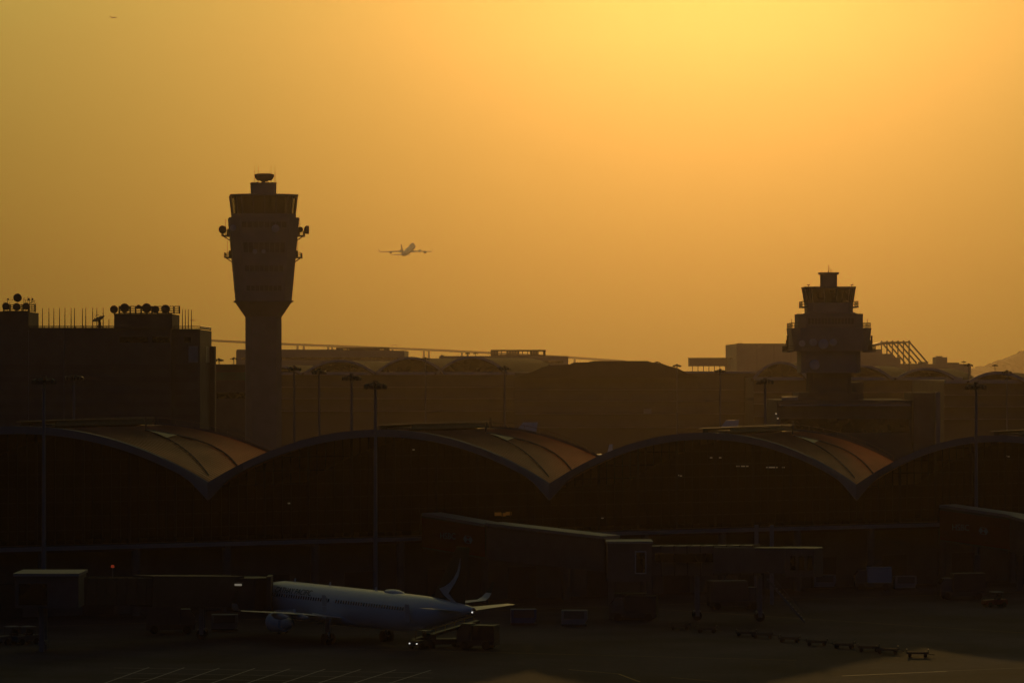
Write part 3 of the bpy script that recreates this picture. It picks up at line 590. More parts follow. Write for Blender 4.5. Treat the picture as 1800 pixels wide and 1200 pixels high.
def rack(label, px0, px1, y0, y1, drums, extra=None):
    r = thing('antenna_rack', label, 'antenna rack', (X((px0+px1)/2, d), d+2, zz(y1)), group='dish racks on the office block roof')
    hw = (X(px1, d)-X(px0, d))/2; h = zz(y0)-zz(y1); f = MB()
    n_ = int(hw*2/1.05)
    for dy in (0, 1.6):
        for i in range(n_+1): x = -hw+2*hw*i/n_; f.beam((x, dy, 0), (x, dy, h), .15, .15)
        for q in (.12, .4, .7, 1): f.beam((-hw, dy, h*q), (hw, dy, h*q), .13, .13)
    f.beam((hw, 0, h), (hw, 1.6, h), .2, .2)
    f.build('frame', M['steeld'], r)
    for px, py, rad in drums: drum(r, (X(px, d)-r.location.x, -.3, zz(py)-zz(y1)), rad, (.12*random.uniform(-1, 1), -1, 0), .5, 'steeld', 'dish')
    if extra: extra(r)
    return r
rack('rack of six round dishes on the right-hand penthouse of the office block', 207, 313, 538, 551, [(199, 543.5, .78), (218, 541, .9), (242, 539, .42), (257, 541, .92), (272, 543.5, .72), (290, 543, .86)])
def masts(r):
    f = MB()
    for px, y0 in ((4, 529), (10, 528), (14, 531), (39, 522), (42, 526), (46, 521), (49, 523), (53, 522), (57, 528), (60, 531)):
        x = X(px, d)-r.location.x; f.tube((x, .5, 0), (x, .5, zz(y0)-zz(548)), .05, n=4)
    f.beam((X(39, d)-r.location.x, .5, 2.3), (X(60, d)-r.location.x, .5, 2.2), .06, .06); f.beam((X(8, d)-r.location.x, .5, 2.4), (X(22, d)-r.location.x, .5, 2.4), .06, .06)
    for px in (11, 47, 54): x = X(px, d)-r.location.x; f.box(x-.15, x+.15, .3, .6, 2.3, 2.65)
    f.build('mast', M['steeld'], r)
rack('rack of round dishes and thin masts on the left-hand penthouse, at the left edge', 3, 58, 535, 548, [(9, 538, .72), (29.5, 523, .82), (28, 539, .75), (44, 538, .7)], masts)

# ------------------------------------------------------------------ lamp masts
polem = MB().tube((0, 0, 0), (0, 0, 1), .30, .17, n=10).mesh('pole', M['galv'], True)
hm = MB().tube((0, 0, -.35), (0, 0, .25), .35, .3, n=10)
for q in range(10): a = 2*pi*q/10; hm.beam((0, 0, .12), (1.15*cos(a), 1.15*sin(a), -.1), .09, .09)
hm.loft([[(1.0*cos(a), 1.0*sin(a), z) for a in [2*pi*q/20 for q in range(20)]] for z in (-.08, .0)])
hmm = hm.mesh('head_frame', M['steeld'])
flm = MB().loft([[(-.25, -.28, -.12), (.25, -.28, -.12), (.25, .28, -.12), (-.25, .28, -.12)], [(-.16, -.2, .2), (.16, -.2, .2), (.16, .2, .2), (-.16, .2, .2)]]).mesh('floodlight', M['steeld'])
MAST = [(77, 664, 430, 0, 'apron lamp mast furthest left, standing in front of the concourse below the office block'),
 (130, 660, 565, 0, 'lamp mast behind the leftmost roof arch, right of the furthest left mast'),
 (660, 673, 450, 0, 'tall lamp mast in front of the second arch, rising behind the parked airliner'),
 (618, 660, 565, 0, 'lamp mast just left of the tallest near mast, behind the second arch'),
 (561, 651, 730, 0, 'lamp mast between two others in the row right of the tall control tower'),
 (517, 645, 745, 0, 'lamp mast nearest the tall control tower shaft on its right'),
 (887, 645, 870, 0, 'lone lamp mast above the right end of the second arched roof'),
 (1266, 650, 940, 0, 'thin lamp mast standing behind the crown of the third arch'),
 (1345, 667, 620, 0, 'lamp mast left of the smaller control tower, behind the third arch'),
 (1716, 675, 500, 0, 'tall lamp mast in front of the rightmost arch'),
 (385, 631, 1180, 1, 'small far lamp mast at the right edge of the office block'), (411, 629, 1500, 1, 'tiny far lamp mast just left of the tall tower shaft'),
 (748, 629, 1250, 1, 'far lamp mast on the skyline in the gap between the two flat far buildings'),
 (822, 620, 2150, 1, 'tiny lamp mast on the skyline, left of the pair above the second flat building'), (836, 620, 2150, 1, 'tiny lamp mast on the skyline, right of the pair above the second flat building'),
 (1155, 636, 1350, 1, 'far lamp mast above the right end of the long stepped roof'), (1190, 641, 1250, 1, 'far lamp mast left of the small canopy building'),
 (1285, 629, 2300, 1, 'tiny far lamp mast between the canopy building and the big far warehouse'),
 (1703, 640, 1200, 1, 'far lamp mast left of the rightmost small vault, close to its twin head'), (1694, 635, 2300, 1, 'tiny far lamp mast above the hangar roof at the right'),
 (1749, 641, 1750, 1, 'small lamp mast standing out above the rightmost small vault'), (1770, 652, 1060, 1, 'stout lamp mast on the right slope of the rightmost small vault')]
for px, py, dd, small, lab in MAST:
    h = Z(py, dd)+.2; t = thing('lamp_mast', lab, 'lamp mast', (X(px, dd), dd, 0), random.random(), 'high-mast apron lights')
    inst('pole', polem, t, sc=(1, 1, h)); hd_ = inst('head_frame', hmm, t, (0, 0, h-.25), sc=(1.05, 1.05, 1.4))
    for q in range(10):
        if small and q % 2: continue
        a = 2*pi*q/10; inst('floodlight', flm, hd_, (1.2*cos(a), 1.2*sin(a), -.28), (0, R(28), a))

# ------------------------------------------------------------------ main terminal beyond
def vault_hall(name, label, d, x0, x1, yeave, crests, depth, ydown=None, gw='dull'):
    t = thing(name, label, 'airport terminal', (X((x0+x1)/2, d), d, 0)); ox = t.location.x
    MB().box(X(x0, d)-ox, X(x1, d)-ox, 0, depth, 0, Z(yeave, d)).build('wall', M['wallf'], t)
    MB().box(X(x0, d)-ox, X(x1, d)-ox, -3, -.01, Z(yeave, d)-.8, Z(yeave, d)+.3).build('eave', M['clad'], t)
    n_ = max(4, int((x1-x0)/22))
    for yy in (yeave+14, yeave+34, yeave+56):
        bd = MB()
        for q in range(n_):
            a = X(x0+(x1-x0)*(q+.12)/n_, d)-ox; b = X(x0+(x1-x0)*(q+.88)/n_, d)-ox
            bd.box(a, b, -.12, 0, Z(yy+9, d), Z(yy, d))
        bd.build('window_band', M[gw], t)
        MB().box(X(x0, d)-ox, X(x1, d)-ox, -2.2, -.01, Z(yy+12, d), Z(yy+10.6, d)).build('floor_edge', M['cladd'], t)
    for cx_, cy, hwp in crests:
        hw = hwp/F*d; z0 = Z(yeave, d); z1 = Z(cy, d); c = X(cx_, d)-ox; A_ = []
        for i in range(25):
            u = i/24*2-1; A_.append(Vector((c+hw*u, 0, z0-.3+(z1-z0+.3)*(1-abs(u)**2.1))))
        pts = [[(p.x+q*.2, q, p.z) for q in (-4, depth*.5, depth)] for p in A_]
        MB().grid(pts, .6).build('roof_vault', M['farroof'], t, smooth=60)
        gp = [(p.x-.2, 1.0, p.z-.6) for p in A_ if p.z-.6 > z0+.31]
        if len(gp) > 2: MB().extr([(gp[0][0], 1.0, z0+.32)]+gp+[(gp[-1][0], 1.0, z0+.32)], (0, .4, 0)).build('gable_glazing', M['glass'], t)
        pr = MB()
        for a, b in zip(A_, A_[1:]): pr.beam(a+Vector((0, -4.1, 0)), b+Vector((0, -4.1, 0)), .3, .9)
        pr.build('vault_edge', M['clad'], t)
    return t
vault_hall('terminal_hall', 'distant terminal hall with a row of low roof vaults, right of the tall control tower', 1400, 425, 960, 655, [(480, 642, 50), (598, 634, 62), (722, 629, 60), (830, 628, 62)], 110)
vault_hall('east_terminal_hall', 'distant terminal wing with three low vaults at the right edge', 1120, 1660, 1900, 669, [(1751, 655, 50), (1860, 661, 50)], 90)
vault_hall('north_terminal_hall', 'distant terminal wing with vaults on either side of the smaller control tower', 1250, 1325, 1690, 664, [(1371, 637, 48), (1512, 643, 54), (1626, 648, 52)], 100)
d = 1300
t, hw = bld('central_terminal_hall', 'wide distant terminal hall with a long stepped flat-topped roof in the middle of the skyline', 905, 1345, 655, d, 80, 'wallf')
prf = [(905, 664), (930, 655), (952, 646), (966, 641.5), (1003, 640.5), (1012, 636.8), (1040, 636.2), (1044, 634.2), (1137, 634.2), (1146, 637), (1162, 638.6), (1174, 643), (1190, 647), (1205, 655), (1230, 664)]
MB().extr([(X(a, d)-t.location.x, -6, Z(b, d)) for a, b in prf], (0, 70, 0)).build('stepped_roof', M['farroof'], t)
ef = MB().box(X(1197, d)-t.location.x, X(1343, d)-t.location.x, -1.5, 2, Z(656, d), Z(652.3, d)).build('eave', M['clad'], t)
for yy in (672, 692, 714, 738):
    for q in range(11): bpart(t, 'window_band', 915+q*39, 950+q*39, yy, yy+10, d, -.15, 0, 'dull')
    bpart(t, 'floor_edge', 905, 1345, yy+12, yy+13.5, d, -1.5, 0, 'cladd')
bpart(t, 'sign_panel', 1131, 1145, 718, 727, d, -1.9, -1.55, 'glassl')
for q in range(9): bpart(t, 'roof_vent', 985+q*17, 990+q*17, 640.4-6*(q > 1), 641.5, d, 30, 36, 'cladd') if False else None
t, hw = bld('pier_building', 'low dark pier building with a green strip, between office block and tall tower', 378.5, 470, 641, 1120, 40, 'concd')
bpart(t, 'green_strip', 381, 466, 654, 668, 1120, -.2, 0, 'green'); bpart(t, 'roof_edge', 378.5, 470, 640, 641.8, 1120, -1.5, 0, 'steel'); bpart(t, 'window_band', 381, 466, 690, 700, 1120, -.2, 0, 'glass')

# ------------------------------------------------------------------ far flat buildings
def slat_box(t, px0, px1, y0, y1, d, ya, gaps):
    mb = MB(); x0 = X(px0, d)-t.location.x; x1 = X(px1, d)-t.location.x; z0 = Z(y1, d); z1 = Z(y0, d)
    mb.box(x0, x1, ya, ya+14, z1-1.0, z1); mb.box(x0, x1, ya, ya+14, z0-1, z0+1.0)
    n_ = int((x1-x0)/1.6)
    for i in range(n_):
        f = i/n_
        if any(a < f < b for a, b in gaps) and i % 2: continue
        mb.box(x0+(x1-x0)*f, x0+(x1-x0)*f+(.5 if any(a < f < b for a, b in gaps) else 1.5), ya+.1, ya+13.9, z0+1.0, z1-1.0)
    mb.build('plant_screen', M['steeld'], t)
d = 2250
t, hw = bld('cargo_building', 'long flat far building with a slatted rooftop box, right behind the tall control tower', 415, 711, 616, d, 90, 'far')
bpart(t, 'raised_roof', 415, 600, 614, 616, d, 5, 80, 'far'); slat_box(t, 588, 682, 610.3, 617, d, 20, [(.08, .22), (.45, .55), (.78, .9)])
bpart(t, 'window_band', 425, 700, 628, 632, d, -.3, 0, 'glass')
t, hw = bld('cargo_building', 'flat far building with a slatted rooftop box, left of the centre of the skyline', 772, 999, 625.5, d, 90, 'far')
slat_box(t, 862, 960, 614.3, 626, d, 20, [(.12, .28), (.52, .68), (.85, .95)]); bpart(t, 'roof_vent', 774, 779, 623.5, 625.5, d, 10, 14, 'far'); bpart(t, 'window_band', 780, 990, 634, 638, d, -.3, 0, 'glass')
d = 2400
t = thing('canopy_building', 'small far building on open columns with daylight showing beneath its canopy', 'building', (X(1251, d), d, 0))
bpart(t, 'upper_floor', 1213, 1288, 629.5, 643.5, d, 0, 25, 'far')
for q in range(8): bpart(t, 'column', 1217+q*9.6, 1218.2+q*9.6, 643.4, 700, d, 1, 2, 'steeld')
bpart(t, 'roof_edge', 1212, 1289, 628.6, 629.6, d, -1, 26, 'steel')
d = 2300
t, hw = bld('warehouse', 'tall boxy far warehouse left of the smaller control tower', 1295, 1425, 604, d, 120, 'far')
bpart(t, 'roof_vent', 1300, 1307, 602.6, 604, d, 10, 20, 'far'); bpart(t, 'parapet', 1294.5, 1425.5, 603.6, 605, d, -.6, 0, 'steel')
for q in range(3): bpart(t, 'panel_joint', 1330+q*30, 1330.8+q*30, 606, 700, d, -.3, 0, 'steel')
t, hw = bld('stepped_warehouse', 'far warehouse with stepped roof in front of the slanted steel hangar', 1512, 1583, 628, 2350, 60, 'far')
bpart(t, 'upper_block', 1512, 1552, 613.5, 628, 2350, 5, 50, 'far'); bpart(t, 'upper_block', 1552, 1571, 621.5, 628, 2350, 5, 50, 'far')
# slanted steel hangar
d = 2600
t = thing('steel_hangar', 'far hangar of slanting parallel steel beams and posts, right of the smaller control tower', 'hangar', (X(1590, d), d, 0)); ox = t.location.x
q_ = lambda px, py, dy: (X(px, d)-ox, dy, Z(py, d))
zg = 0
for i in range(6):
    tx = 1562+7.2*i; dy = (5-i)*10
    fr = MB(); fr.beam(q_(tx, 600.5, dy), q_(tx+33, 638, dy), 1.2, 1.1); fr.beam(q_(tx, 600.5, dy), (q_(tx, 0, 0)[0], dy, 0), .9, .9)
    fr.beam(q_(tx-1, 598.5, dy), q_(tx+1, 601, dy), 1.4, 1.4)
    fr.build('truss_frame', M['steel'], t)
MB().loft([[q_(1532, 611, 40), q_(1532, 606.5, 40), q_(1532, 606.5, 60), q_(1532, 611, 60)], [q_(1562, 605, 40), q_(1562, 600, 40), q_(1562, 600, 60), q_(1562, 605, 60)], [q_(1600, 602.4, 0), q_(1600, 600, 0), q_(1600, 600, 10), q_(1600, 602.4, 10)]]).build('roof_beam', M['steel'], t)
MB().box(X(1585, d)-ox, X(1628, d)-ox, 5, 60, 0, Z(639, d)).build('wall', M['far'], t)
t, hw = bld('far_hangar', 'long pale far building with a square rooftop block near the right edge', 1622, 1707, 639.5, 2650, 80, 'far')
bpart(t, 'rooftop_block', 1647.5, 1668, 627.5, 639.5, 2650, 10, 30, 'far'); bpart(t, 'roof_hatch', 1650, 1660, 625.5, 627.5, 2650, 12, 20, 'far'); bpart(t, 'roof_strip', 1668.5, 1689, 637, 639.5, 2650, 10, 30, 'steel')
bpart(t, 'roof_strip', 1622, 1634, 635.5, 639.5, 2650, 10, 30, 'far')

# ------------------------------------------------------------------ sea bridge and hill
d = 8600
t = thing('sea_bridge', 'long faint highway bridge sloping down behind the far buildings', 'bridge', (X(600, d), d, 0)); ox = t.location.x
dk = [(250, 596), (372, 598.5), (430, 601.5), (520, 605.5), (600, 608.5), (700, 612.5), (780, 616), (900, 622), (1000, 628), (1100, 635)]
mb = MB()
for (a, b), (c, e) in zip(dk, dk[1:]): mb.beam((X(a, d)-ox, 0, Z(b, d)), (X(c, d)-ox, 0, Z(e, d)), 16, 5.5)
mb.build('deck', M['conc'], t)
pm = MB().loft([[(-4, -5, 0), (4, -5, 0), (4, 5, 0), (-4, 5, 0)], [(-2.4, -4, 1), (2.4, -4, 1), (2.4, 4, 1), (-2.4, 4, 1)]]).mesh('pier', M['conc'])
import bisect
def dky(px):
    for (a, b), (c, e) in zip(dk, dk[1:]):
        if a <= px <= c: return b+(e-b)*(px-a)/(c-a)
for px in (280, 292, 345, 357, 463, 475, 523, 534, 577, 584, 640, 652, 690, 745, 754, 812, 822, 880, 890, 945, 1010, 1075): inst('pier', pm, t, (X(px, d)-ox, 0, 0), sc=(1, 1, Z(dky(px), d)-1))
MB().beam((X(689, d)-ox, 0, Z(612, d)), (X(689, d)-ox, 0, Z(606, d)), .9, .9).beam((X(697, d)-ox, 0, Z(612, d)), (X(697, d)-ox, 0, Z(606, d)), .9, .9).beam((X(689, d)-ox, 0, Z(606, d)), (X(697, d)-ox, 0, Z(606, d)), 1, 1).build('sign_gantry', M['steel'], t)
def ridge(name, dpt, prof_, depth, seed):
    rnd = random.Random(seed); rows = []
    for q in range(9):
        v = q/8; row = []
        for px, py in prof_:
            h = max(0, Z(py, dpt)); hh = h*sin(pi*min(1, .02+.96*v))**.8*(1 if q == 4 else rnd.uniform(.82, .98))
            row.append((X(px, dpt)+rnd.uniform(-15, 15), dpt+(v-.5)*depth, hh if 0 < q < 8 else -.5))
        rows.append(row)
    tag(MB().grid(rows).build(name, M['hill'], smooth=80), kind='structure')
import itertools
base = [(1640, 676), (1690, 655), (1700, 652), (1715, 645.5), (1728, 643), (1738, 642.5), (1746, 640), (1753, 635), (1762, 631), (1770, 630), (1780, 625), (1792, 619), (1800, 616), (1830, 604), (1870, 598), (1920, 590), (2000, 600), (2080, 640), (2150, 676)]
rnd = random.Random(3); dense = []
for (a, b), (c, e) in zip(base, base[1:]):
    for q in range(4): dense.append((a+(c-a)*q/4, b+(e-b)*q/4+rnd.uniform(-.8, .8)))
ridge('hill', 11500, dense, 900, 5)

# ------------------------------------------------------------------ boarding bridges
def tunnel(mb, p, q, w, h):
    p = Vector(p); q = Vector(q); mb.beam(p, q, w, h); n_ = int((q-p).length/1.5)
    return [p.lerp(q, i/n_) for i in range(n_+1)]
def ribs(mb, pts, p, q, w, h):
    d_ = (Vector(q)-Vector(p)).normalized()
    for c in pts: mb.beam(c-d_*.07, c+d_*.07, w+.14, h+.14)
def supports(t, at, zt, w=2.6, wheels=True):
    m_ = MB()
    for sg_ in (-1, 1): m_.box(at[0]-.25, at[0]+.25, at[1]+sg_*w/2-.25, at[1]+sg_*w/2+.25, .5 if wheels else 0, zt)
    m_.box(at[0]-.4, at[0]+.4, at[1]-w/2, at[1]+w/2, .7, 1.1); so = m_.build('support', M['steel'], t)
    if wheels:
        for sg_ in (-1, 1): MB().tube((at[0], at[1]+sg_*w/2-.2, .55), (at[0], at[1]+sg_*w/2+.2, .55), .55, n=16).build('wheel', M['tyre'], so)
# left bridge, docked with the airliner
t = thing('boarding_bridge', 'dark boarding bridge from a grey box at lower left, docked to the airliner nose', 'boarding bridge', group='passenger boarding bridges')
a = P(100, 1038, 390); b = P(410, 1038, 411)
MB().box(X(26, 386), X(138, 386), 386, 393, Z(1068, 386), Z(1012, 386)).build('rotunda', M['bridge'], t)
MB().box(X(24, 386), X(140, 386), 385.5, 393.5, Z(1012, 386), Z(1007, 386)).build('rotunda_roof', M['cladd'], t)
MB().box(X(33, 386), X(83, 386), 385.93, 386, Z(1063, 386), Z(1025, 386)).build('opening', M['glass'], t)
mb = MB(); pts = tunnel(mb, a, b, 2.9, 2.9); mb.build('tunnel', M['bridged'], t); mb = MB(); ribs(mb, pts, a, b, 2.9, 2.9); mb.build('rib', M['bridged'], t)
a2 = P(250, 1038, 400); mb = MB(); mb.beam(a2, b, 3.3, 3.4); mb.build('outer_tunnel', M['bridged'], t)
hx, hy = X(436, 411), 411.0
MB().loft([[(hx-2.3+dx, hy+dy, z) for dx, dy in ((0, -1.6), (3.2, -1.9), (4.6, -.6), (4.6, 1.4), (3, 2.4), (0, 2.2))] for z in (2.9, 6.6)]).build('docking_cab', M['bridged'], t)
MB().loft([[(hx+2.2+q*.5, hy-2.1+q*.3, z) for z in (2.7,)]+[(hx+2.2+q*.5, hy+2.2, 2.7), (hx+2.2+q*.5, hy+2.2, 6.8), (hx+2.2+q*.5, hy-2.1+q*.3, 6.8)] for q in (0, 1)]).build('bellows_hood', M['bridged'], t)
MB().box(X(412, 408), X(424, 408), 408.4, 408.7, Z(1029, 408)-.02, Z(1026.5, 408)+.02).build('lamp', M['lampw'], t)
MB().box(X(410, 408), X(426, 408), 408.72, 410, Z(1029, 408), Z(1025, 408)+.1).build('lamp_hood', M['bridged'], t)
supports(t, (X(355, 407), 407.5), 3.9); supports(t, (X(75, 389), 389.5), Z(1068, 386), wheels=False)
MB().tube((X(198, 396), 396, 8.55), (X(198, 396), 396, 8.8), .2, .14).build('beacon', M['lampr'], t)
MB().tube((X(198, 396), 396, 5.5), (X(198, 396), 396, 8.6), .07).build('beacon_post', M['steel'], t)
# centre bridge with red advertising panel
t = thing('boarding_bridge', 'long boarding bridge sloping down from a red panel with white hexagon, right of the airliner', 'boarding bridge', group='passenger boarding bridges')
def link(t, pA, pB, h, w, m, name):
    a = Vector(pA); b = Vector(pB); d_ = (b-a); d_.z = 0; r = d_.normalized().cross(Vector((0, 0, 1)))*w/2
    rg = [[c+r, c-r, c-r+Vector((0, 0, hh)), c+r+Vector((0, 0, hh))] for c, hh in ((a, h), (b, h))]
    return MB().loft(rg).build(name, M[m], t)
pa = P(758, 963, 462); pb = P(868, 981, 455); pc = P(1075, 1004, 444)
link(t, pa, pb, 4.2, 3.2, 'bridge', 'fixed_tunnel'); link(t, pb, pc, 4.0, 3.0, 'bridge', 'fixed_tunnel')
for u0, u1 in ((pa, pb), (pb, pc)):
    mb = MB(); mb.beam(u0+Vector((0, -.1, 4.35)), u1+Vector((0, -.1, 4.2)), 3.6, .35); mb.build('tunnel_roof', M['cladd'], t)
    d_ = (u1-u0); n_ = int(d_.length/3.2); mb = MB()
    for i in range(n_): c = u0.lerp(u1, (i+.5)/n_)+Vector((-.05, -1.62, 0)); mb.box(c.x-.06, c.x+.06, c.y-.06, c.y, c.z+.3, c.z+3.8)
    mb.build('panel_joint', M['steel'], t)
d_ = (pb-pa); r = Vector((d_.y, -d_.x, 0)).normalized()*1.68
q0 = pa+r+Vector((0, 0, .25)); q1 = pb+r+Vector((0, 0, .25)); up = Vector((0, 0, 3.7))
pn = MB().extr([q0, q1, q1+up, q0+up], r.normalized()*.06).build('red_panel', M['red'], t)
def hexlogo(parent, c, ex, r, n_):
    ez = Vector((0, 0, 1)); c = Vector(c)+n_*.08
    pt = lambda a, b: c+ex*a*r*.62+ez*b*r*1.25
    for tri in ([(-1, .5), (1, .5), (1, .44), (-1, .44)], [(-1, -.5), (1, -.5), (1, -.44), (-1, -.44)], [(-1, .44), (0, 0), (-1, -.44)], [(1, .44), (1, -.44), (0, 0)], [(-1, .5), (-1, -.5), (-1.7, 0)], [(1, -.5), (1, .5), (1.7, 0)]):
        m_ = 'logo' if len(tri) == 4 or abs(tri[2][0]) != 1.7 else 'logo'
        MB().extr([pt(*q) for q in tri], n_*.03).build('logo', M['logo'], parent)
ex = (q1-q0).normalized(); hexlogo(pn, q0.lerp(q1, .74)+up*.5+r.normalized()*.0, ex, .75, r.normalized())
text('HSBC', 1.1, M['logo'], pn, q0.lerp(q1, .42)+up*.5+r.normalized()*.09, (pi/2, 0, atan2(ex.y, ex.x)))
d = 438
nd = MB().box(X(1068, d), X(1146, d), d, d+5.5, Z(1022, d), Z(955, d)).build('rotunda', M['bridge'], t)
MB().box(X(1066, d), X(1148, d), d-.3, d+5.8, Z(955, d), Z(951, d)).build('rotunda_roof', M['cladd'], t)
MB().box(X(1118, d), X(1134, d), d-.06, d, Z(1006, d), Z(970, d)).build('window', M['glass'], t)
wf = MB(); 
for a_x, b_x, a_y, b_y in ((1116, 1118, 1008, 968), (1134, 1136, 1008, 968), (1118, 1134, 970, 968), (1118, 1134, 1008, 1006)): wf.box(X(a_x, d), X(b_x, d), d-.12, d, Z(a_y, d), Z(b_y, d))
wf.build('window_frame', M['clad'], t)
for px in (1075, 1142): MB().box(X(px, d)-.35, X(px, d)+.35, d+1, d+2, 0, Z(1022, d)).build('column', M['bridge'], t)
MB().box(X(1078, d), X(1140, d), d+1.4, d+4, 0, 3.0).build('base_block', M['bridged'], t)
a = P(1146, 984, 440); b = P(1330, 983, 436); c = P(1405, 984, 434)
mb = MB(); pts = tunnel(mb, a, b, 3.2, 3.5); mb.build('tunnel', M['bridge'], t); mb = MB(); ribs(mb, pts, a, b, 3.2, 3.5); mb.build('rib', M['bridged'], t)
mb = MB(); mb.beam(b-Vector((5, 0, 0)), c, 2.8, 3.0); mb.build('inner_tunnel', M['bridge'], t)
MB().box(X(1150, 438), X(1328, 438), 435.6, 435.75, Z(987, 436), Z(972, 436)).build('window_band', M['glass'], t)
hx, hy = X(1408, 434), 434.5
MB().loft([[(hx+dx, hy+dy, z) for dx, dy in ((-2, -1.9), (1.4, -2.2), (2.6, -.9), (2.6, 1.6), (1, 2.4), (-2, 2.2))] for z in (Z(1012, 434), Z(962, 434))]).build('docking_cab', M['bridge'], t)
for k in range(3): MB().box(hx-1.4+k*1.0, hx-.8+k*1.0, hy-2.4, hy-2.15, Z(1000, 434), Z(975, 434)).build('cab_window', M['glass'], t)
supports(t, (X(1335, 436), 436), Z(1010, 436)); supports(t, (X(1225, 438), 438), Z(1012, 438))
st_ = MB(); 
for i in range(14): st_.box(X(1345, 436)+i*.32, X(1345, 436)+i*.32+.3, 432.2, 433.4, 5.2-i*.37-.06, 5.2-i*.37)
st_.beam((X(1345, 436), 432.2, 5.2), (X(1345, 436)+4.4, 432.2, .1), .08, .25); st_.beam((X(1345, 436), 432.2, 6.2), (X(1345, 436)+4.4, 432.2, 1.1), .06, .06)
st_.build('service_stair', M['steel'], t)
# mast posts on the roof of the concourse apron front
for px in (1330, 1357):
    o = tag(MB().box(X(px, 466)-.25, X(px, 466)+.25, 466, 466.5, 0, Z(922, 466)).build('duct_post', M['cladd']), {1330: 'left of two grey posts standing between the third arch and the boarding bridge', 1357: 'right of two grey posts standing between the third arch and the boarding bridge'}[px], 'post', 'grey duct posts')
# right bridge
t = thing('boarding_bridge', 'boarding bridge at the right edge with a red panel and white hexagon', 'boarding bridge', group='passenger boarding bridges')
pa = P(1665, 950, 500); pb = P(1790, 968, 492); pc = P(1860, 985, 480)
link(t, pa, pb, 4.6, 3.2, 'bridge', 'fixed_tunnel'); link(t, pb, pc, 4.4, 3.2, 'bridge', 'fixed_tunnel')
mb = MB(); mb.beam(pa+Vector((0, 0, 4.8)), pb+Vector((0, 0, 4.75)), 3.7, .4); mb.beam(pb+Vector((0, 0, 4.75)), pc+Vector((0, 0, 4.5)), 3.7, .4); mb.build('tunnel_roof', M['cladd'], t)
d_ = (pb-pa); r = Vector((d_.y, -d_.x, 0)).normalized()*1.68; q0 = pa+r+Vector((0, 0, .25)); q1 = pb+r+Vector((0, 0, .25)); up = Vector((0, 0, 4.0))
pn = MB().extr([q0, q1, q1+up, q0+up], r.normalized()*.06).build('red_panel', M['red'], t); ex = (q1-q0).normalized()
hexlogo(pn, q0.lerp(q1, .62)+up*.5, ex, .75, r.normalized()); text('HSBC', 1.2, M['logo'], pn, q0.lerp(q1, .3)+up*.5+r.normalized()*.09, (pi/2, 0, atan2(ex.y, ex.x)))
for px in (1725, 1800): MB().box(X(px, 490)-.4, X(px, 490)+.4, 494, 495, 0, Z(975, 494)).build('column', M['bridge'], t)

# ------------------------------------------------------------------ ground equipment
def wheelset(t, xs, ys, r, w=.22):
    for x in xs:
        for y_ in ys: wh = MB().tube((x, y_-w/2, r), (x, y_+w/2, r), r, n=14).build('wheel', M['tyre'], t)
def place(o, px, py, ang): g_ = G(px, py); o.location = (g_[0], g_[1], 0); o.rotation_euler = (0, 0, R(ang)); return o
# baggage dollies
dl = thing('baggage_dolly', 'x', 'baggage dolly', group='empty baggage dollies in a row on the apron')
MB().box(-1.35, 1.35, -.75, .75, .42, .52).box(-1.35, 1.35, -.78, -.72, .52, .62).box(-1.35, 1.35, .72, .78, .52, .62).build('deck', M['steeld'], dl)
f_ = MB()
for x in (-1.32, 1.32):
    for y_ in (-.72, .72): f_.tube((x, y_, .5), (x, y_, .95), .04, n=6)
    f_.tube((x, -.72, .95), (x, .72, .95), .04, n=6)
f_.build('end_rail', M['steeld'], dl); MB().tube((1.35, 0, .4), (2.1, 0, .3), .05, n=6).build('tow_bar', M['steeld'], dl); wheelset(dl, (-.95, .95), (-.6, .6), .22)
DL = [(1195, 1106, 'furthest left and furthest away of the row'), (1243, 1111, 'second from the left end of the row'), (1312, 1118, 'left of the two touching dollies in the row'), (1341, 1121, 'right of the two touching dollies in the row'),
      (1388, 1128, 'just right of the touching pair'), (1436, 1134, 'sixth from the left in the row'), (1484, 1139, 'fourth from the right end of the row'), (1527, 1144, 'third from the right end of the row'), (1560, 1148, 'second from the right end of the row'), (1613, 1154, 'nearest, at the right end of the row')]
for i, (px, py, lab) in enumerate(DL):
    o = dl if i == 0 else copy_tree(dl); o['label'] = 'empty dark baggage dolly, '+lab; place(o, px, py, -8+random.uniform(-8, 8)); o.scale = (.85, .85, .85)
# tow tractor under the tail
def tractor(label, px, py, ang, m='bridged', lights=True):
    t = thing('tow_tractor', label, 'tow tractor', group='ground service vehicles')
    MB().loft([[(-1.5, -.75, .35), (1.5, -.75, .35), (1.5, .75, .35), (-1.5, .75, .35)], [(-1.5, -.75, .95), (1.45, -.72, .85), (1.45, .72, .85), (-1.5, .75, .95)], [(-1.45, -.7, 1.0), (1.3, -.68, .9), (1.3, .68, .9), (-1.45, .7, 1.0)]]).build('body', M[m], t)
    c = MB()
    for x in (-.9, .35):
        for y_ in (-.65, .65): c.tube((x, y_, .9), (x-.1*(x > 0), y_, 1.85), .04, n=6)
    c.build('cab_frame', M['steeld'], t); MB().box(-1.0, .4, -.72, .72, 1.85, 1.93).build('cab_roof', M['cladd'], t)
    MB().box(-.7, -.2, -.5, .5, .95, 1.15).box(-.8, -.65, -.5, .5, 1.1, 1.6).build('seat', M['steeld'], t)
    MB().tube((.2, .3, .9), (.0, .3, 1.3), .03).build('steering_column', M['steeld'], t)
    wheelset(t, (-1, .95), (-.68, .68), .33)
    if lights:
        for y_ in (-.5, .5): MB().tube((1.5, y_, .62), (1.57, y_, .62), .05, n=10).build('headlight', M['headl'], t)
    return place(t, px, py, ang)
tractor('small tow tractor with two bright headlights under the airliner tail', 742, 1139, 232)
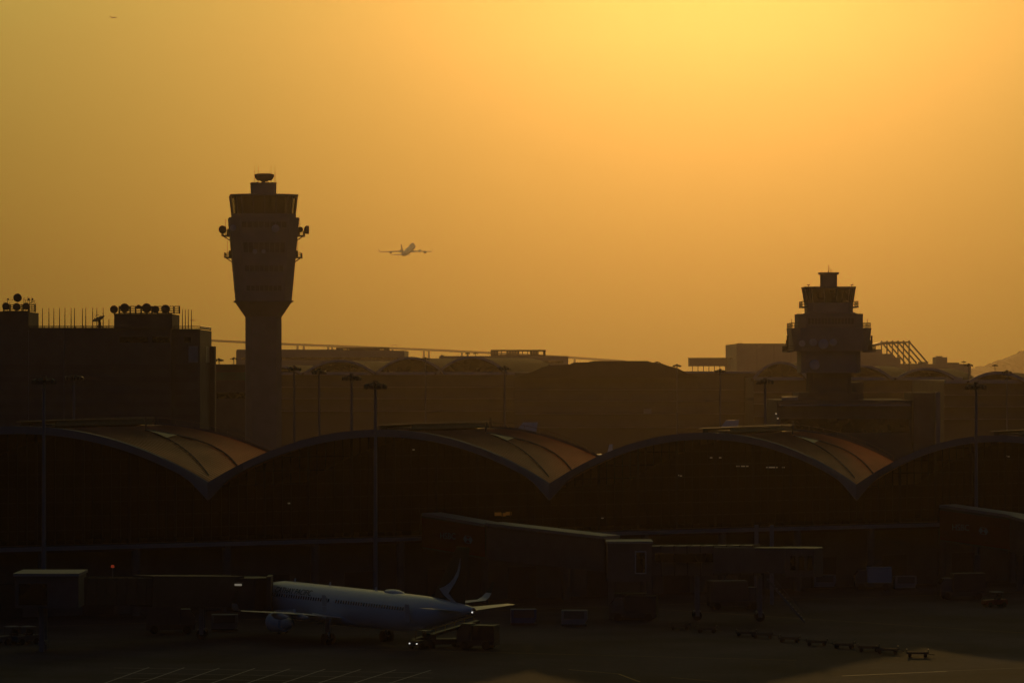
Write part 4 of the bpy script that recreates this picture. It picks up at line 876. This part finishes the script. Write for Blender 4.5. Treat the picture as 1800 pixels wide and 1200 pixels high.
tractor('tow tractor at the lower left corner, pale roof and one faint lamp', 18, 1131, 225, 'bridge', False); tractor('tow tractor beside another one at the lower left corner, left of the airliner', 44, 1131, 225, 'bridge', False)
tractor('dark tow tractor parked at the right edge of the apron', 1748, 1066, 200, 'red', False)
def belt(label, px, py, ang):
    t = thing('belt_loader', label, 'belt loader', group='ground service vehicles')
    MB().box(-2.6, 2.2, -.9, .9, .4, .95).build('chassis', M['bridged'], t); MB().beam((-3.6, .2, .8), (3.9, .2, 2.7), 1.1, .28).build('conveyor', M['steeld'], t)
    r_ = MB(); r_.path([(-2.5, -.4, 1.8), (3.4, -.4, 3.4)], .04)
    for i in range(6): r_.tube((-2.3+i*1.1, -.4, 1.2+i*.28), (-2.3+i*1.1, -.4, 1.85+i*.3), .03, n=5)
    r_.build('hand_rail', M['yellow'], t); MB().box(-2.4, -1.3, -.85, -.35, .95, 1.5).build('driver_seat', M['steeld'], t); wheelset(t, (-1.8, 1.4), (-.8, .8), .38)
    return place(t, px, py, ang)
belt('belt loader with a raised conveyor behind the tractor under the airliner tail', 782, 1137, 20)
def loader(label, px, py, ang, boxm='bridged', w=5.0, h=2.6, name='container_loader', cat='loader', z0=1.0):
    t = thing(name, label, cat, group='ground service vehicles')
    MB().box(-w/2, w/2, -1.1, 1.1, .45, z0).build('chassis', M['steeld'], t)
    MB().box(-w/2, w/2-1.7, -1.15, 1.15, z0+.02, z0+h).build('cargo_box', M[boxm], t)
    MB().loft([[(w/2-1.6, -1.05, z0), (w/2, -1.05, z0), (w/2, 1.05, z0), (w/2-1.6, 1.05, z0)], [(w/2-1.6, -1.05, z0+1.0), (w/2, -1.05, z0+.9), (w/2, 1.05, z0+.9), (w/2-1.6, 1.05, z0+1)], [(w/2-1.6, -1, z0+1.75), (w/2-.55, -1, z0+1.75), (w/2-.55, 1, z0+1.75), (w/2-1.6, 1, z0+1.75)]]).build('driver_cab', M['bridge'], t)
    MB().extr([(w/2-.02, -.9, z0+1.0), (w/2-.02, .9, z0+1.0), (w/2-.5, .9, z0+1.65), (w/2-.5, -.9, z0+1.65)], (.05, 0, .03)).build('windscreen', M['glass'], t)
    wheelset(t, (-w/2+.9, w/2-.9), (-1, 1), .45, .3)
    return place(t, px, py, ang)
loader('squat dark loader truck behind the airliner tail, right of the belt loader', 840, 1140, 165, 'bridged', 4.2, 1.6)
loader('white box truck parked against the concourse, right of the boarding bridge', 1534, 1036, 180, 'clad', 5.0, 2.1, 'box_truck', 'truck')
loader('dark service truck parked under the boarding bridge at the left', 300, 1112, 5, 'bridge', 5.5, 2.2, 'service_truck', 'truck')
loader('low dark service truck below the centre boarding bridge', 1115, 1090, 170, 'bridged', 5.5, 2.0, 'service_truck', 'truck')
loader('catering truck standing under the docking cab of the centre boarding bridge', 1290, 1070, 10, 'bridge', 6.5, 2.6, 'catering_truck', 'truck')
loader('dark box truck beneath the right-hand boarding bridge', 1690, 1052, 185, 'bridged', 6, 2.4, 'box_truck', 'truck')
def unit_(label, px, py, ang, m):
    t = thing('cargo_container', label, 'cargo container', group='cargo containers by the concourse')
    MB().loft([[(-1.5, -.8, .3), (1.2, -.8, .3), (1.2, .8, .3), (-1.5, .8, .3)], [(-1.5, -.8, .9), (1.5, -.8, .9), (1.5, .8, .9), (-1.5, .8, .9)], [(-1.5, -.8, 1.9), (1.5, -.8, 1.9), (1.5, .8, 1.9), (-1.5, .8, 1.9)]]).build('shell', M[m], t)
    MB().box(-1.2, 1.2, -.86, -.81, .95, 1.8).build('door', M['bridge'], t); MB().box(-1.5, 1.5, -.8, .8, .12, .29).build('base', M['steeld'], t)
    return place(t, px, py, ang)
for px, py, ang, m, lab in ((1590, 1036, 8, 'cladd', 'grey cargo container just right of the white box truck'), (1450, 1034, -6, 'cladd', 'grey cargo container between the docking cab and the white box truck'), (920, 1098, 4, 'blue', 'dark blue cargo container right of the airliner tail'), (1010, 1100, -5, 'cladd', 'grey cargo container left of the low service truck'), (395, 1108, 3, 'cladd', 'grey cargo container near the airliner nose wheel')): unit_(lab, px, py, ang, m)

# ------------------------------------------------------------------ haze
hz = bpy.data.materials.new('haze_air'); hz.use_nodes = True; n = hz.node_tree.nodes; n.clear()
o_ = n.new('ShaderNodeOutputMaterial'); v_ = n.new('ShaderNodeVolumePrincipled'); hz.node_tree.links.new(v_.outputs[0], o_.inputs['Volume'])
v_.inputs['Color'].default_value = (.43, .353, .31, 1); v_.inputs['Density'].default_value = 7.8e-5; v_.inputs['Anisotropy'].default_value = .90
for nm in ('Density Attribute', 'Color Attribute', 'Temperature Attribute'):
    if nm in v_.inputs: v_.inputs[nm].default_value = ''
hb = MB().box(-6500, 6500, -400, 13500, -1, 1260).build('haze', hz); tag(hb, kind='stuff')
hb.display_type = 'WIRE'
